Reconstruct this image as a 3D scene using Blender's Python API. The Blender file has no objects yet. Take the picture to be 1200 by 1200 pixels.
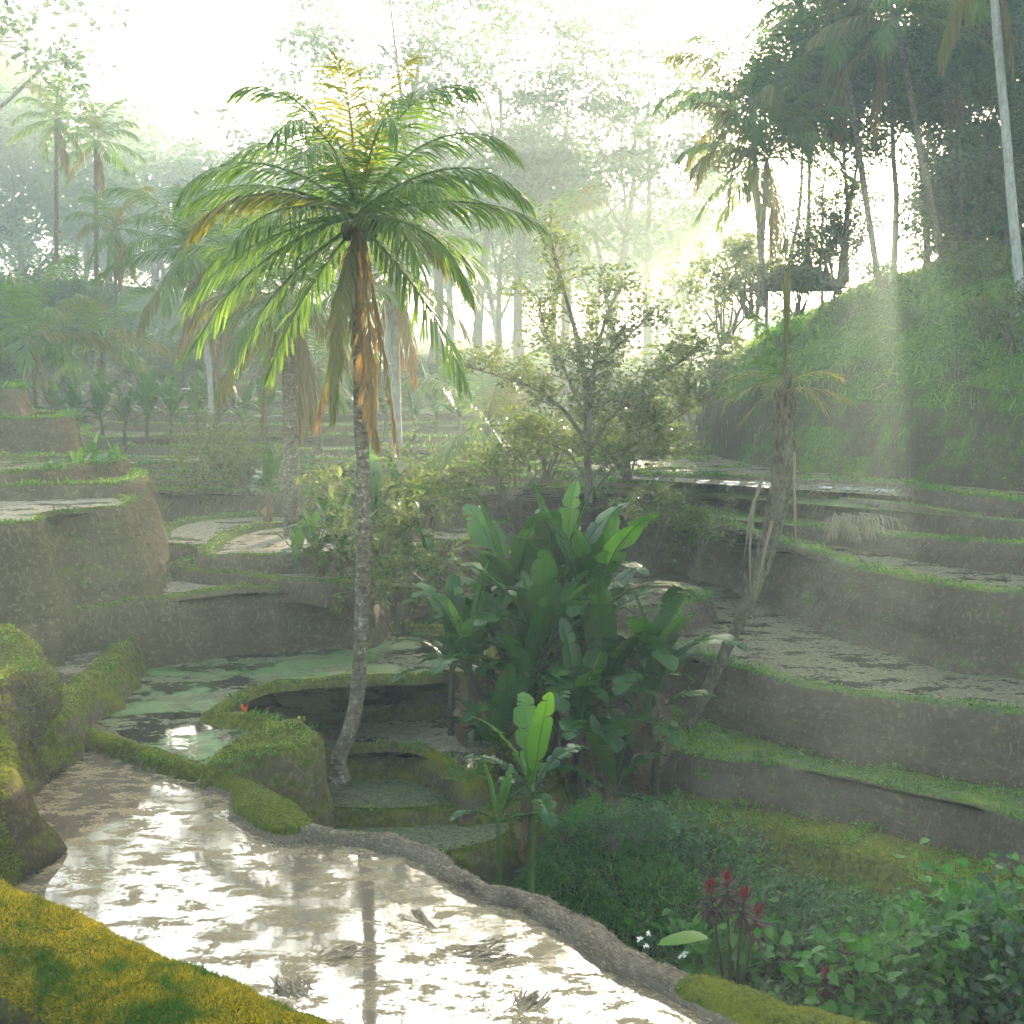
SKY_STR, SUN_STR, HAZE, HAZE_TOP, HAZE_G, HAZE_COL, VOLB, EXPO = .12, 5.0, .0024, 66.0, .36, (.78, .97, .90, 1), 0, 3.5
import bpy, math, random
import numpy as np

S = bpy.context.scene
COL = S.collection
rng = np.random.default_rng(11)
R = math.radians

# ------------------------------------------------------------------ camera
F_PX, CX, CY, HZ, CAMZ = 1450.0, 600.0, 600.0, 430.0, 7.0
PITCH = math.atan((CY - HZ) / F_PX)
_c, _s = math.cos(PITCH), math.sin(PITCH)

def ray(px, py):
    u, v = (px - CX) / F_PX, (CY - py) / F_PX
    return np.array([u, _c + v * _s, -_s + v * _c])

def P(px, py, z):
    d = ray(px, py); t = (z - CAMZ) / d[2]
    return (d[0] * t, d[1] * t, z)

def PY(px, py, Y):
    d = ray(px, py); t = Y / d[1]
    return (d[0] * t, Y, CAMZ + d[2] * t)

def project(p):
    p = np.atleast_2d(p); x = p[:, 0]; y = p[:, 1]; z = p[:, 2] - CAMZ
    dep = y * _c - z * _s; up = y * _s + z * _c
    dep = np.where(dep < .5, .5, dep)
    return CX + F_PX * x / dep, CY - F_PX * up / dep, dep

def inview(p, m=60):
    a, b, d = project(p)
    return (a > -m) & (a < 1200 + m) & (b > -m) & (b < 1200 + m) & (d > 1)

cam = bpy.data.cameras.new('camera'); co = bpy.data.objects.new('camera', cam)
COL.objects.link(co); S.camera = co
co.location = (0, 0, CAMZ); co.rotation_euler = (R(90) - PITCH, 0, 0)
cam.sensor_width = 36; cam.lens = 36 / (1200 / F_PX); cam.clip_end = 2000

# ------------------------------------------------------------------ noise
def _hash(i, j, k):
    h = (i.astype(np.int64) * 374761393 + j.astype(np.int64) * 668265263 + k.astype(np.int64) * 2147483647) & 0xffffffff
    h = ((h ^ (h >> 13)) * 1274126177) & 0xffffffff
    h = h ^ (h >> 16)
    return (h & 0xffff) / 65535.0

def vnoise(p):
    i = np.floor(p); f = p - i; f = f * f * (3 - 2 * f)
    i = i.astype(np.int64); a = i[:, 0]; b = i[:, 1]; c = i[:, 2]
    r = 0
    for dx in (0, 1):
        for dy in (0, 1):
            for dz in (0, 1):
                w = (f[:, 0] if dx else 1 - f[:, 0]) * (f[:, 1] if dy else 1 - f[:, 1]) * (f[:, 2] if dz else 1 - f[:, 2])
                r = r + w * _hash(a + dx, b + dy, c + dz)
    return r * 2 - 1

def fbm(p, sc=1.0, octv=3):
    p = np.asarray(p, float) * sc; a = 1; r = 0; t = 0
    for o in range(octv):
        r = r + a * vnoise(p + o * 17.3); t += a; a *= .5; p = p * 2.03
    return r / t

def smooth(a, b, x):
    t = np.clip((x - a) / (b - a), 0, 1); return t * t * (3 - 2 * t)

# ------------------------------------------------------------------ mesh builder
class MB:
    def __init__(s): s.V = []; s.Q = []; s.T = []; s.n = 0; s.A = []
    def add(s, V, Q=None, T=None, attr=None):
        V = np.asarray(V, float).reshape(-1, 3)
        if Q is not None and len(Q): s.Q.append(np.asarray(Q, int).reshape(-1, 4) + s.n)
        if T is not None and len(T): s.T.append(np.asarray(T, int).reshape(-1, 3) + s.n)
        if attr is not None: s.A.append(np.broadcast_to(attr, (len(V),)))
        s.V.append(V); s.n += len(V)
    def verts(s): return np.concatenate(s.V) if s.V else np.zeros((0, 3))
    def mesh(s, name, off=(0, 0, 0), smoothf=True, attr='moss'):
        me = bpy.data.meshes.new(name)
        V = s.verts() - np.asarray(off, float)
        Q = np.concatenate(s.Q) if s.Q else np.zeros((0, 4), int)
        T = np.concatenate(s.T) if s.T else np.zeros((0, 3), int)
        me.vertices.add(len(V)); me.vertices.foreach_set('co', V.ravel())
        me.loops.add(Q.size + T.size)
        me.loops.foreach_set('vertex_index', np.concatenate([Q.ravel(), T.ravel()]))
        me.polygons.add(len(Q) + len(T))
        ls = np.concatenate([np.arange(len(Q)) * 4, Q.size + np.arange(len(T)) * 3])
        me.polygons.foreach_set('loop_start', ls)
        me.update(calc_edges=True)
        me.polygons.foreach_set('use_smooth', np.full(len(Q) + len(T), smoothf))
        if s.A:
            a = me.attributes.new(attr, 'FLOAT', 'POINT'); a.data.foreach_set('value', np.concatenate(s.A).astype(np.float32))
        me.update()
        return me

def ob(name, me, mat, parent=None, loc=None):
    if isinstance(me, MB): me = me.mesh(name)
    o = bpy.data.objects.new(name, me); COL.objects.link(o)
    if mat is not None and not me.materials: me.materials.append(mat)
    if parent: o.parent = parent
    if loc is not None: o.location = loc
    return o

def tag(o, label=None, cat=None, group=None, kind=None):
    if label: o['label'] = label
    if cat: o['category'] = cat
    if group: o['group'] = group
    if kind: o['kind'] = kind
    return o

def struct(name, me, mat): return tag(ob(name, me, mat), kind='structure')
def stuff(name, me, mat): return tag(ob(name, me, mat), kind='stuff')

def thing(name, label, cat, loc, group=None, rz=0, sc=1):
    o = bpy.data.objects.new(name, None); COL.objects.link(o); o.empty_display_size = .2
    o.location = loc; o.rotation_euler = (0, 0, rz); o.scale = (sc,) * 3
    return tag(o, label, cat, group)

def copytree(root, loc, rz=0, sc=1, label=None, group=None):
    def rec(o, par):
        c = o.copy(); COL.objects.link(c); c.parent = par
        for ch in list(o.children): rec(ch, c)
        return c
    r = rec(root, None); r.location = loc; r.rotation_euler = (0, 0, rz); r.scale = (sc,) * 3
    if label: r['label'] = label
    if group: r['group'] = group
    return r

def frames(path):
    path = np.asarray(path, float)
    t = np.gradient(path, axis=0); t /= np.linalg.norm(t, axis=1)[:, None] + 1e-9
    ref = np.where(np.abs(t[:, 2:3]) > .9, np.array([[1., 0, 0]]), np.array([[0, 0, 1.]]))
    if np.abs(t[:, 2]).max() > .9: ref = np.tile([[0.13, 0.99, 0.02]], (len(t), 1))
    a = np.cross(t, ref); a /= np.linalg.norm(a, axis=1)[:, None] + 1e-9
    return t, a, np.cross(a, t)

def tube(mb, path, rad, n=6, cap=True, wob=0, attr=None):
    path = np.asarray(path, float); k = len(path)
    rad = np.broadcast_to(np.asarray(rad, float), (k,))
    t, a, b = frames(path)
    th = np.arange(n) / n * 2 * np.pi
    r = rad[:, None] * np.ones(n)
    if wob:
        q = path[:, None] + (np.cos(th)[None, :, None] * a[:, None] + np.sin(th)[None, :, None] * b[:, None]) * r[..., None]
        r = r * (1 + wob * fbm(q.reshape(-1, 3), 3.0, 2).reshape(k, n))
    V = path[:, None] + (np.cos(th)[None, :, None] * a[:, None] + np.sin(th)[None, :, None] * b[:, None]) * r[..., None]
    i = np.arange(k - 1)[:, None] * n; j = np.arange(n)[None]
    Q = np.stack([i + j, i + n + j, i + n + (j + 1) % n, i + (j + 1) % n], -1).reshape(-1, 4)
    V = V.reshape(-1, 3); T = None
    if cap:
        V = np.concatenate([V, path[-1:]]); m = len(V) - 1; o = (k - 1) * n
        T = [(o + x, m, o + (x + 1) % n) for x in range(n)]
    mb.add(V, Q, T, attr)

def catmull(pts, closed=True, m=10):
    p = np.asarray(pts, float); n = len(p); out = []
    for i in range(n if closed else n - 1):
        if closed: a, b, c, d = p[(i - 1) % n], p[i], p[(i + 1) % n], p[(i + 2) % n]
        else: a, b, c, d = p[max(i - 1, 0)], p[i], p[i + 1], p[min(i + 2, n - 1)]
        # centripetal-ish: limit tangents so uneven spacing does not overshoot
        l = np.linalg.norm(c - b)
        t1 = (c - a); t2 = (d - b)
        t1 = t1 / (np.linalg.norm(t1) + 1e-9) * min(l, np.linalg.norm(t1) * .5) 
        t2 = t2 / (np.linalg.norm(t2) + 1e-9) * min(l, np.linalg.norm(t2) * .5)
        t = np.arange(m)[:, None] / m
        out.append((2 * t**3 - 3 * t**2 + 1) * b + (t**3 - 2 * t**2 + t) * t1 + (-2 * t**3 + 3 * t**2) * c + (t**3 - t**2) * t2)
    r = np.concatenate(out)
    if not closed: r = np.concatenate([r, p[-1:]])
    return r

def resample(p, sp, closed=True):
    q = np.concatenate([p, p[:1]]) if closed else p
    d = np.concatenate([[0], np.cumsum(np.linalg.norm(np.diff(q[:, :2], axis=0), axis=1))])
    n = max(int(d[-1] / sp), 8)
    s = np.linspace(0, d[-1], n + (0 if closed else 1), endpoint=not closed)
    return np.stack([np.interp(s, d, q[:, i]) for i in range(3)], 1)

def roll_s(a, k=1):
    for _ in range(k): a = (np.roll(a, 1, 0) + 2 * a + np.roll(a, -1, 0)) / 4
    return a

# ------------------------------------------------------------------ materials
class NT:
    def __init__(s, name):
        s.m = bpy.data.materials.new(name); s.m.use_nodes = True
        s.t = s.m.node_tree; s.t.nodes.clear()
        s.out = s.n('ShaderNodeOutputMaterial')
    def n(s, ty, **kw):
        x = s.t.nodes.new(ty)
        for k, v in kw.items():
            if k in x.inputs: x.inputs[k].default_value = v
            else: setattr(x, k, v)
        return x
    def l(s, a, b): s.t.links.new(a, b)
    def noise(s, sc, det=4, rough=.55, vec=None, dist=0):
        x = s.n('ShaderNodeTexNoise'); x.inputs['Scale'].default_value = sc
        x.inputs['Detail'].default_value = det; x.inputs['Roughness'].default_value = rough; x.inputs['Distortion'].default_value = dist
        s.l(vec if vec is not None else s.pos(), x.inputs['Vector']); return x.outputs['Fac']
    def pos(s):
        if not hasattr(s, '_p'): s._g = s.n('ShaderNodeNewGeometry'); s._p = s._g.outputs['Position']
        return s._p
    def geo(s): s.pos(); return s._g
    def objco(s): return s.n('ShaderNodeTexCoord').outputs['Object']
    def ramp(s, fac, stops):
        x = s.n('ShaderNodeValToRGB'); e = x.color_ramp.elements
        while len(e) < len(stops): e.new(.5)
        for i, (p, c) in enumerate(stops):
            e[i].position = p; e[i].color = (*c, 1) if not np.isscalar(c) else (c, c, c, 1)
        s.l(fac, x.inputs[0]); return x.outputs[0]
    def mix(s, f, a, b, mode='MIX'):
        x = s.n('ShaderNodeMix'); x.data_type = 'RGBA'; x.blend_type = mode
        for sock, v in ((x.inputs[0], f), (x.inputs[6], a), (x.inputs[7], b)):
            if hasattr(v, 'node'): s.l(v, sock)
            elif np.isscalar(v): sock.default_value = v
            else: sock.default_value = (*v, 1)
        return x.outputs[2]
    def math(s, op, a, b=0.0, c=None, clamp=False):
        x = s.n('ShaderNodeMath'); x.operation = op; x.use_clamp = clamp
        for sock, v in zip(x.inputs, (a, b, c)):
            if v is None: continue
            if hasattr(v, 'node'): s.l(v, sock)
            else: sock.default_value = v
        return x.outputs[0]
    def sstep(s, v, a, b):
        x = s.n('ShaderNodeMapRange'); x.interpolation_type = 'SMOOTHSTEP'
        s.l(v, x.inputs[0]); x.inputs[1].default_value = a; x.inputs[2].default_value = b
        return x.outputs[0]
    def scale(s, vec, v3):
        x = s.n('ShaderNodeVectorMath'); x.operation = 'MULTIPLY'; s.l(vec, x.inputs[0]); x.inputs[1].default_value = v3
        return x.outputs[0]
    def bump(s, h, st, dist=.05, prev=None):
        x = s.n('ShaderNodeBump'); x.inputs['Strength'].default_value = st; x.inputs['Distance'].default_value = dist
        s.l(h, x.inputs['Height'])
        if prev is not None: s.l(prev, x.inputs['Normal'])
        return x.outputs[0]
    def bsdf(s, col, rough=.9, nrm=None, spec=.3, ior=1.45):
        x = s.n('ShaderNodeBsdfPrincipled')
        for k, v in (('Base Color', col), ('Roughness', rough), ('Specular IOR Level', spec), ('IOR', ior)):
            if hasattr(v, 'node'): s.l(v, x.inputs[k])
            elif np.isscalar(v): x.inputs[k].default_value = v
            else: x.inputs[k].default_value = (*v, 1)
        if nrm is not None: s.l(nrm, x.inputs['Normal'])
        return x.outputs[0]
    def done(s, sh): s.l(sh, s.out.inputs[0]); return s.m

def m_soil(name, earth=((.035, .027, .018), (.10, .08, .05)), moss=((.035, .05, .008), (.11, .14, .02)), lo=.5, hi=.88, attr=None, fine=9.0, wet=0):
    t = NT(name); p = t.pos()
    str_ = t.noise(1.0, 6, .65, t.scale(p, (2.2, 2.2, .5)))
    lay = t.noise(1.0, 5, .7, t.scale(p, (.5, .5, 5.0)))
    fn = t.noise(fine, 5, .7)
    e = t.mix(str_, earth[0], earth[1])
    e = t.mix(t.sstep(lay, .45, .7), e, [c * .5 for c in earth[1]])
    e = t.mix(t.math('MULTIPLY', t.sstep(fn, .5, .72), .6), e, [c * 1.8 for c in earth[1]])
    mo = t.mix(t.sstep(fn, .35, .65), moss[0], moss[1])
    mo = t.mix(t.sstep(t.noise(.7, 3), .5, .7), mo, [moss[1][0] * 1.2, moss[1][1] * 1.05, moss[1][2] * .6])
    big = t.noise(1.6, 5, .6)
    if attr:
        a = t.n('ShaderNodeAttribute'); a.attribute_name = attr
        f = t.math('ADD', a.outputs['Fac'], t.math('MULTIPLY', t.math('SUBTRACT', big, .5), .9)); f = t.sstep(f, .4, .6)
    else:
        sx = t.n('ShaderNodeSeparateXYZ'); t.l(t.geo().outputs['True Normal'], sx.inputs[0])
        f = t.math('ADD', sx.outputs[2], t.math('MULTIPLY', t.math('SUBTRACT', big, .5), 1.1)); f = t.sstep(f, lo, hi)
    c = t.mix(f, e, mo)
    nb = t.bump(t.noise(3.0, 8, .7), .9, .12)
    nb = t.bump(fn, .8, .03, nb)
    rg = .95
    if wet: rg = t.math('SUBTRACT', .95, t.math('MULTIPLY', t.sstep(lay, .42, .62), wet))
    return t.done(t.bsdf(c, rg, nb, .15 + wet * .7))

def m_paddy(name, mud=((.06, .05, .03), (.16, .13, .08)), cover=.5, sc=1.0, water=(.03, .03, .02), algae=None, acov=.5, wr=.04, ior=1.45, spec=.6, rip=.05, mb=.9):
    t = NT(name); p = t.pos()
    n1 = t.noise(.9 * sc, 8, .66, t.scale(p, (.75, 1.25, 1)), .15)
    n2 = t.noise(6 * sc, 5, .7)
    mk = t.math('ADD', n1, t.math('MULTIPLY', t.math('SUBTRACT', n2, .5), .35))
    th = .5 + (.5 - cover) * .45
    mk = t.sstep(mk, th - .018, th + .028)
    mc = t.mix(t.sstep(n2, .35, .7), mud[0], mud[1])
    mc = t.mix(t.math('MULTIPLY', t.sstep(t.noise(25 * sc, 3, .7), .52, .7), .7), mc, [x * 1.7 for x in mud[1]])
    h = t.math('ADD', t.math('MULTIPLY', n1, 1.5), t.math('MULTIPLY', n2, .35))
    ms = t.bsdf(mc, .75, t.bump(h, mb, .15 if mb > .5 else .07), .25)
    wc = water
    if algae:
        am = t.sstep(t.noise(.35, 4, .6), .5 + (.5 - acov) * .4 - .05, .5 + (.5 - acov) * .4 + .05)
        wc = t.mix(am, water, algae)
    wn = t.bump(t.noise(5, 3, .5), rip, .02)
    ws = t.bsdf(wc, wr, wn, spec, ior)
    if algae:
        as_ = t.bsdf(t.mix(t.noise(3, 4), algae, [x * .7 for x in algae]), .35, None, .4)
        mx = t.n('ShaderNodeMixShader'); t.l(t.math('MULTIPLY', am, .8), mx.inputs[0]); t.l(ws, mx.inputs[1]); t.l(as_, mx.inputs[2]); ws = mx.outputs[0]
    mx = t.n('ShaderNodeMixShader'); t.l(mk, mx.inputs[0]); t.l(ws, mx.inputs[1]); t.l(ms, mx.inputs[2])
    return t.done(mx.outputs[0])

def m_leaf(name, c1, c2, rough=.45, tr=.35, trc=None, spec=.4, nsc=1.5, c3=None, c3t=(.52, .7)):
    t = NT(name); g = t.geo()
    rnd = g.outputs['Random Per Island']
    c = t.mix(rnd, c1, c2)
    if c3: c = t.mix(t.sstep(t.noise(nsc, 3), *c3t), c, c3)
    pr = t.bsdf(c, rough, None, spec)
    tl = t.n('ShaderNodeBsdfTranslucent')
    tc = t.mix(1.0, c, trc or (1.9, 1.9, 1.0), 'MULTIPLY')
    t.l(tc, tl.inputs[0])
    mx = t.n('ShaderNodeMixShader'); mx.inputs[0].default_value = tr
    t.l(pr, mx.inputs[1]); t.l(tl.outputs[0], mx.inputs[2])
    return t.done(mx.outputs[0])

def m_bark(name, c1, c2, sc=6, zs=.3, rings=0, lich=None):
    t = NT(name); p = t.objco()
    n = t.noise(sc, 6, .7, t.scale(p, (1, 1, zs)))
    c = t.mix(t.sstep(n, .3, .7), c1, c2)
    if lich: c = t.mix(t.sstep(t.noise(sc * .9, 4, .7), .55, .66), c, lich)
    nb = t.bump(n, .8, .04)
    if rings:
        w = t.n('ShaderNodeTexWave'); w.bands_direction = 'Z'; w.inputs['Scale'].default_value = rings; w.inputs['Distortion'].default_value = 2; w.inputs['Detail'].default_value = 2
        t.l(p, w.inputs[0]); nb = t.bump(w.outputs['Fac'], .4, .02, nb)
        c = t.mix(t.math('MULTIPLY', t.sstep(w.outputs['Fac'], .7, 1), .25), c, [x * .45 for x in c1])
    return t.done(t.bsdf(c, .9, nb, .2))

M = {}
M['terrace'] = m_soil('terrace_soil', earth=((.055, .04, .024), (.17, .125, .075)))
M['dark'] = m_soil('dark_soil', earth=((.042, .028, .015), (.145, .10, .058)), moss=((.035, .055, .008), (.10, .15, .02)), wet=.5)
M['mossy'] = m_soil('mossy_soil', earth=((.05, .04, .024), (.16, .125, .07)), moss=((.04, .05, .006), (.13, .14, .015)), lo=-.05, hi=.45)
M['bankm'] = m_soil('bank_soil', earth=((.035, .027, .016), (.12, .09, .05)), moss=((.05, .06, .008), (.15, .15, .018)), lo=.38, hi=.8, fine=12)
M['bund'] = m_soil('bund_soil', earth=((.10, .075, .048), (.27, .21, .14)), moss=((.04, .055, .006), (.13, .14, .015)), attr='moss', fine=14)
M['gold'] = m_soil('gold_moss', earth=((.03, .025, .015), (.07, .055, .03)), moss=((.06, .07, .006), (.28, .22, .012)), lo=.1, hi=.5)
M['hill'] = m_soil('hill_soil', earth=((.03, .026, .017), (.09, .075, .045)), moss=((.03, .06, .01), (.08, .14, .025)), lo=.1, hi=.5)
M['ground'] = m_soil('ground_soil', earth=((.02, .018, .012), (.05, .04, .025)), moss=((.02, .035, .008), (.05, .08, .015)))
M['pond'] = m_paddy('pond_water', mud=((.13, .095, .045), (.30, .225, .125)), cover=.45, sc=2.7, ior=1.9, spec=1.0, water=(.16, .12, .08), wr=.045, rip=.05, mb=.4)
M['algae'] = m_paddy('algae_water', mud=((.10, .10, .05), (.2, .2, .10)), cover=.46, sc=1.0, algae=(.14, .23, .075), acov=.45, ior=1.7, spec=1.0)
M['mud'] = m_paddy('mud_pool', mud=((.13, .105, .065), (.28, .23, .15)), cover=.62, sc=.9, ior=1.6, spec=.8, water=(.10, .085, .06))
M['weed'] = m_paddy('weed_pool', mud=((.05, .07, .025), (.17, .16, .08)), cover=.75, sc=1.4, ior=1.5, water=(.04, .05, .025))
M['stub'] = m_paddy('stubble_pool', mud=((.06, .06, .028), (.21, .18, .10)), cover=.6, sc=1.6, ior=1.6, spec=.8)
M['frond'] = m_leaf('frond_green', (.04, .09, .012), (.10, .16, .02), .4, .45)
M['frond_y'] = m_leaf('frond_yellow', (.10, .13, .015), (.26, .20, .02), .5, .45)
M['frond_d'] = m_leaf('frond_dry', (.12, .075, .025), (.24, .15, .05), .7, .35, (1.5, 1.3, .8))
M['frond_half'] = m_leaf('frond_fading', (.06, .09, .015), (.17, .13, .03), .5, .4)
M['banana'] = m_leaf('banana_leaf', (.016, .06, .011), (.032, .10, .015), .27, .34, (2.6, 2.4, .6), .4)
M['banana_y'] = m_leaf('banana_young_leaf', (.06, .16, .015), (.10, .22, .02), .35, .45, (2.0, 1.9, .6), .5)
M['banana_d'] = m_leaf('banana_dry_leaf', (.075, .05, .022), (.15, .105, .05), .8, .2, (1.4, 1.2, .8))
M['leaf_far'] = m_leaf('forest_leaf', (.05, .09, .04), (.08, .13, .06), .6, .3)
M['leaf_far2'] = m_leaf('canopy_leaf', (.025, .05, .025), (.05, .08, .04), .6, .3)
M['leaf_hill'] = m_leaf('hill_leaf', (.02, .05, .012), (.045, .085, .02), .5, .3)
M['leaf_tree'] = m_leaf('open_tree_leaf', (.05, .075, .018), (.11, .13, .035), .5, .4)
M['leaf_shrub'] = m_leaf('shrub_leaf', (.03, .075, .018), (.06, .12, .03), .4, .35, None, .5)
M['leaf_deep'] = m_leaf('deep_leaf', (.012, .045, .01), (.03, .085, .018), .35, .3, None, .45)
M['leaf_lime'] = m_leaf('lime_leaf', (.025, .11, .01), (.06, .19, .016), .4, .4)
M['leaf_red'] = m_leaf('red_leaf', (.11, .007, .016), (.22, .015, .035), .35, .35, (1.8, .9, .9), .5)
M['leaf_maroon'] = m_leaf('maroon_leaf', (.035, .01, .012), (.08, .02, .022), .35, .3, (1.8, .9, .9), .5)
M['leaf_orange'] = m_leaf('orange_leaf', (.3, .05, .01), (.4, .10, .02), .4, .35, (1.5, 1, .7))
M['grass'] = m_leaf('rim_grass_blade', (.07, .15, .012), (.17, .25, .03), .5, .45)
M['dry_b'] = m_leaf('dry_grass_blade', (.07, .055, .03), (.2, .165, .10), .8, .25, (1.3, 1.2, .9))
M['grass_hill'] = m_leaf('hill_grass_blade', (.05, .11, .018), (.11, .19, .03), .55, .4)
M['grass_deep'] = m_leaf('gully_grass_blade', (.025, .085, .012), (.07, .17, .022), .5, .35)
M['moss_b'] = m_leaf('moss_blade', (.06, .08, .008), (.16, .17, .015), .7, .35)
M['gold_b'] = m_leaf('gold_moss_blade', (.10, .14, .008), (.58, .42, .012), .6, .4, (1.5, 1.3, .7), .3, 1.3, (.05, .14, .01), (.42, .62))
M['bund_straw'] = m_leaf('bund_straw', (.11, .08, .05), (.36, .275, .18), .8, .2, (1.3, 1.2, 1))
M['straw'] = m_leaf('straw', (.14, .105, .06), (.30, .235, .14), .7, .2, (1.3, 1.2, 1))
M['trunk'] = m_bark('palm_bark', (.06, .045, .028), (.19, .15, .10), 9, 1.2, 3.4, (.30, .26, .19))
M['trunk_far'] = m_bark('palm_bark_pale', (.2, .18, .15), (.36, .34, .29), 6, .5)
M['trunk_boot'] = m_bark('palm_boot_bark', (.05, .04, .026), (.19, .155, .10), 11, .5, 0, (.10, .11, .035))
M['bark'] = m_bark('tree_bark', (.06, .05, .035), (.15, .125, .09), 4, .3)
M['stem'] = m_bark('banana_stem', (.035, .03, .018), (.11, .085, .05), 7, .25, 0, (.06, .08, .02))
M['stem_g'] = m_bark('green_stem', (.05, .085, .02), (.10, .13, .04), 7, .25)
M['thatch'] = m_bark('thatch', (.09, .075, .055), (.17, .145, .11), 6, 2.5)
M['nut'] = m_bark('coconut_husk', (.07, .06, .02), (.13, .10, .04), 8, 1)
M['white'] = m_leaf('white_petal', (.7, .68, .58), (.8, .78, .7), .5, .3, (1, 1, 1))
# ------------------------------------------------------------------ terraces
RIMS = []      # (points, outward normals, density per metre, blade height)

def terrace(loop, zb, mat, water=None, batter=.15, sp=.2, amp=.12, lip=.13, wob=.12, inset=.45, grass=40, gh=.10, name='terrace', dz=.07, smoothk=2, lipw=1.0, wid=.42):
    p = resample(catmull(loop), sp)
    ar = np.sum(p[:, 0] * np.roll(p[:, 1], -1) - np.roll(p[:, 0], -1) * p[:, 1])
    if ar < 0: p = p[::-1]
    def nrm(q, k=4):
        t = roll_s(np.roll(q, -1, 0) - np.roll(q, 1, 0), k)
        n = np.stack([t[:, 1], -t[:, 0], 0 * t[:, 0]], 1)
        return n / (np.linalg.norm(n, axis=1)[:, None] + 1e-9)
    n = nrm(p, 6)
    p = p + n * (wob * fbm(p * [1, 1, 0], .9, 3) + .4 * wob * fbm(p * [1, 1, 0] + 31, 2.6, 2))[:, None]
    n = nrm(p, 4)
    N = len(p); z0 = p[:, 2]
    ztop = z0 + .09 * fbm(p * [1, 1, 0] + 7, 1.5, 4) * (lip / .13)
    k = max(int(abs(np.mean(z0) - zb) / (sp * 1.1)), 3)
    rings = []
    for off, zz in ((-inset - .6, -dz - .05), (-inset - .2, -dz - .03), (-inset, -dz * .3), (-inset * .7, lip * .75), (-inset * .35, lip), (-.1 * lipw, lip * .8), (0, lip * .2)):
        q = p + n * off; q[:, 2] = ztop + zz if zz > 0 else z0 + zz; rings.append((q, 0.0 if zz < 0 else .35))
    for i in range(1, k + 1):
        f = i / k; h = (z0 - zb) * f
        q = p + n * (batter * h + .06 * min(1, f * 4))[:, None]; q[:, 2] = z0 - h - .02
        rings.append((q, min(1, .4 + f)))
    V = []
    for i, (q, a) in enumerate(rings):
        if a > 0:
            d = amp * a * (fbm(q * [1, 1, .7], .8, 3) * 1.6 + .55 * fbm(q * [1, 1, 2.5], 2.6, 3) + .5 * a * fbm(q * [1, 1, .25], 1.7, 2))
            d = d + (.035 * min(1, amp / .2) * a * np.tanh(2.5 * np.sin(q[:, 2] * 6.5 + 2.2 * fbm(q * [1, 1, .3], .5, 2))) if i > 6 else 0)
            q = q + n * d[:, None]
            q[:, 2] += .03 * a * fbm(q, 3.5, 2)
        V.append(q)
    V = np.concatenate(V); m = len(rings)
    i = np.arange(m - 1)[:, None] * N; j = np.arange(N)[None]
    Q = np.stack([i + j, i + N + j, i + N + (j + 1) % N, i + (j + 1) % N], -1).reshape(-1, 4)
    mb = MB(); mb.add(V, Q)
    me = mb.mesh(name)
    o = struct(name, me, mat)
    # cover sheet
    ins = p + n * (-inset - (.05 if water else 0)); ins[:, 2] = z0 - (dz if water else dz * .3)
    import bmesh
    bm = bmesh.new(); vs = [bm.verts.new(v) for v in (ins[::2] if water else ins)]
    f = bm.faces.new(vs); bmesh.ops.triangulate(bm, faces=[f], ngon_method='EAR_CLIP')
    if not water:
        pass
    mw = bpy.data.meshes.new('paddy_water' if water else 'terrace_top'); bm.to_mesh(mw); bm.free()
    for pl in mw.polygons: pl.use_smooth = False
    if sum(pl.normal.z for pl in mw.polygons) < 0: mw.flip_normals()
    struct('paddy_water' if water else 'terrace_top', mw, water or mat)
    if grass:
        q = p.copy(); q[:, 2] = ztop + lip * .9
        RIMS.append((q, n, grass, gh, wid))
    return V, Q

def X(pts, z): return [P(a, b, z) for a, b in pts]
def W(*pts): return list(pts)

TS = {}
# green pool behind the long mud bund
terrace(X([(62, 852), (150, 884), (230, 908), (290, 912), (335, 880), (345, 862), (325, 848), (290, 843), (264, 836), (285, 822), (318, 809), (360, 803), (410, 801), (460, 799), (520, 797), (575, 793), (600, 770), (560, 742), (400, 730), (150, 740), (55, 800)], .12), -1.2, M['mossy'], M['algae'], batter=.12, lip=.15, gh=.07, grass=60)
# small falling pools beside the tall palm
terrace(X([(345, 884), (385, 880), (440, 877), (480, 879), (512, 892), (540, 920), (570, 905), (600, 860), (560, 835), (400, 835), (345, 850)], -.65), -1.8, M['mossy'], M['mud'], inset=.25, grass=40, gh=.08)
terrace(X([(330, 950), (380, 953), (450, 953), (520, 951), (580, 948), (640, 935), (650, 900), (560, 885), (420, 885), (330, 915)], -1.17), -2.0, M['mossy'], M['weed'], inset=.2, lip=.08, grass=60, gh=.06)
terrace(X([(320, 990), (400, 1004), (470, 1008), (540, 1002), (590, 987), (620, 962), (560, 935), (420, 935), (330, 945)], -1.34), -2.6, M['mossy'], M['weed'], inset=.25, lip=.08, grass=60, gh=.06)
# mossy hump with the palm on it
terrace([P(238, 903, .3), P(290, 893, .36), P(338, 884, .42), P(366, 872, .40), P(374, 858, .38), P(350, 847, .45), P(305, 858, .42), P(262, 880, .36)], -1.8, M['mossy'], None, batter=.16, sp=.12, amp=.16, lip=.12, inset=.3, grass=60, gh=.06, name='mound')
# centre-left big step
terrace(X([(70, 719), (110, 713), (140, 711), (150, 706), (200, 701), (260, 694), (330, 690), (392, 686), (420, 688), (436, 680), (470, 650), (560, 630), (600, 600), (480, 588), (330, 590), (200, 604), (150, 630), (60, 690)], 1.6), -.3, M['terrace'], M['mud'], batter=.12, inset=.4, lip=.10, gh=.06, grass=50, amp=.1)
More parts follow.
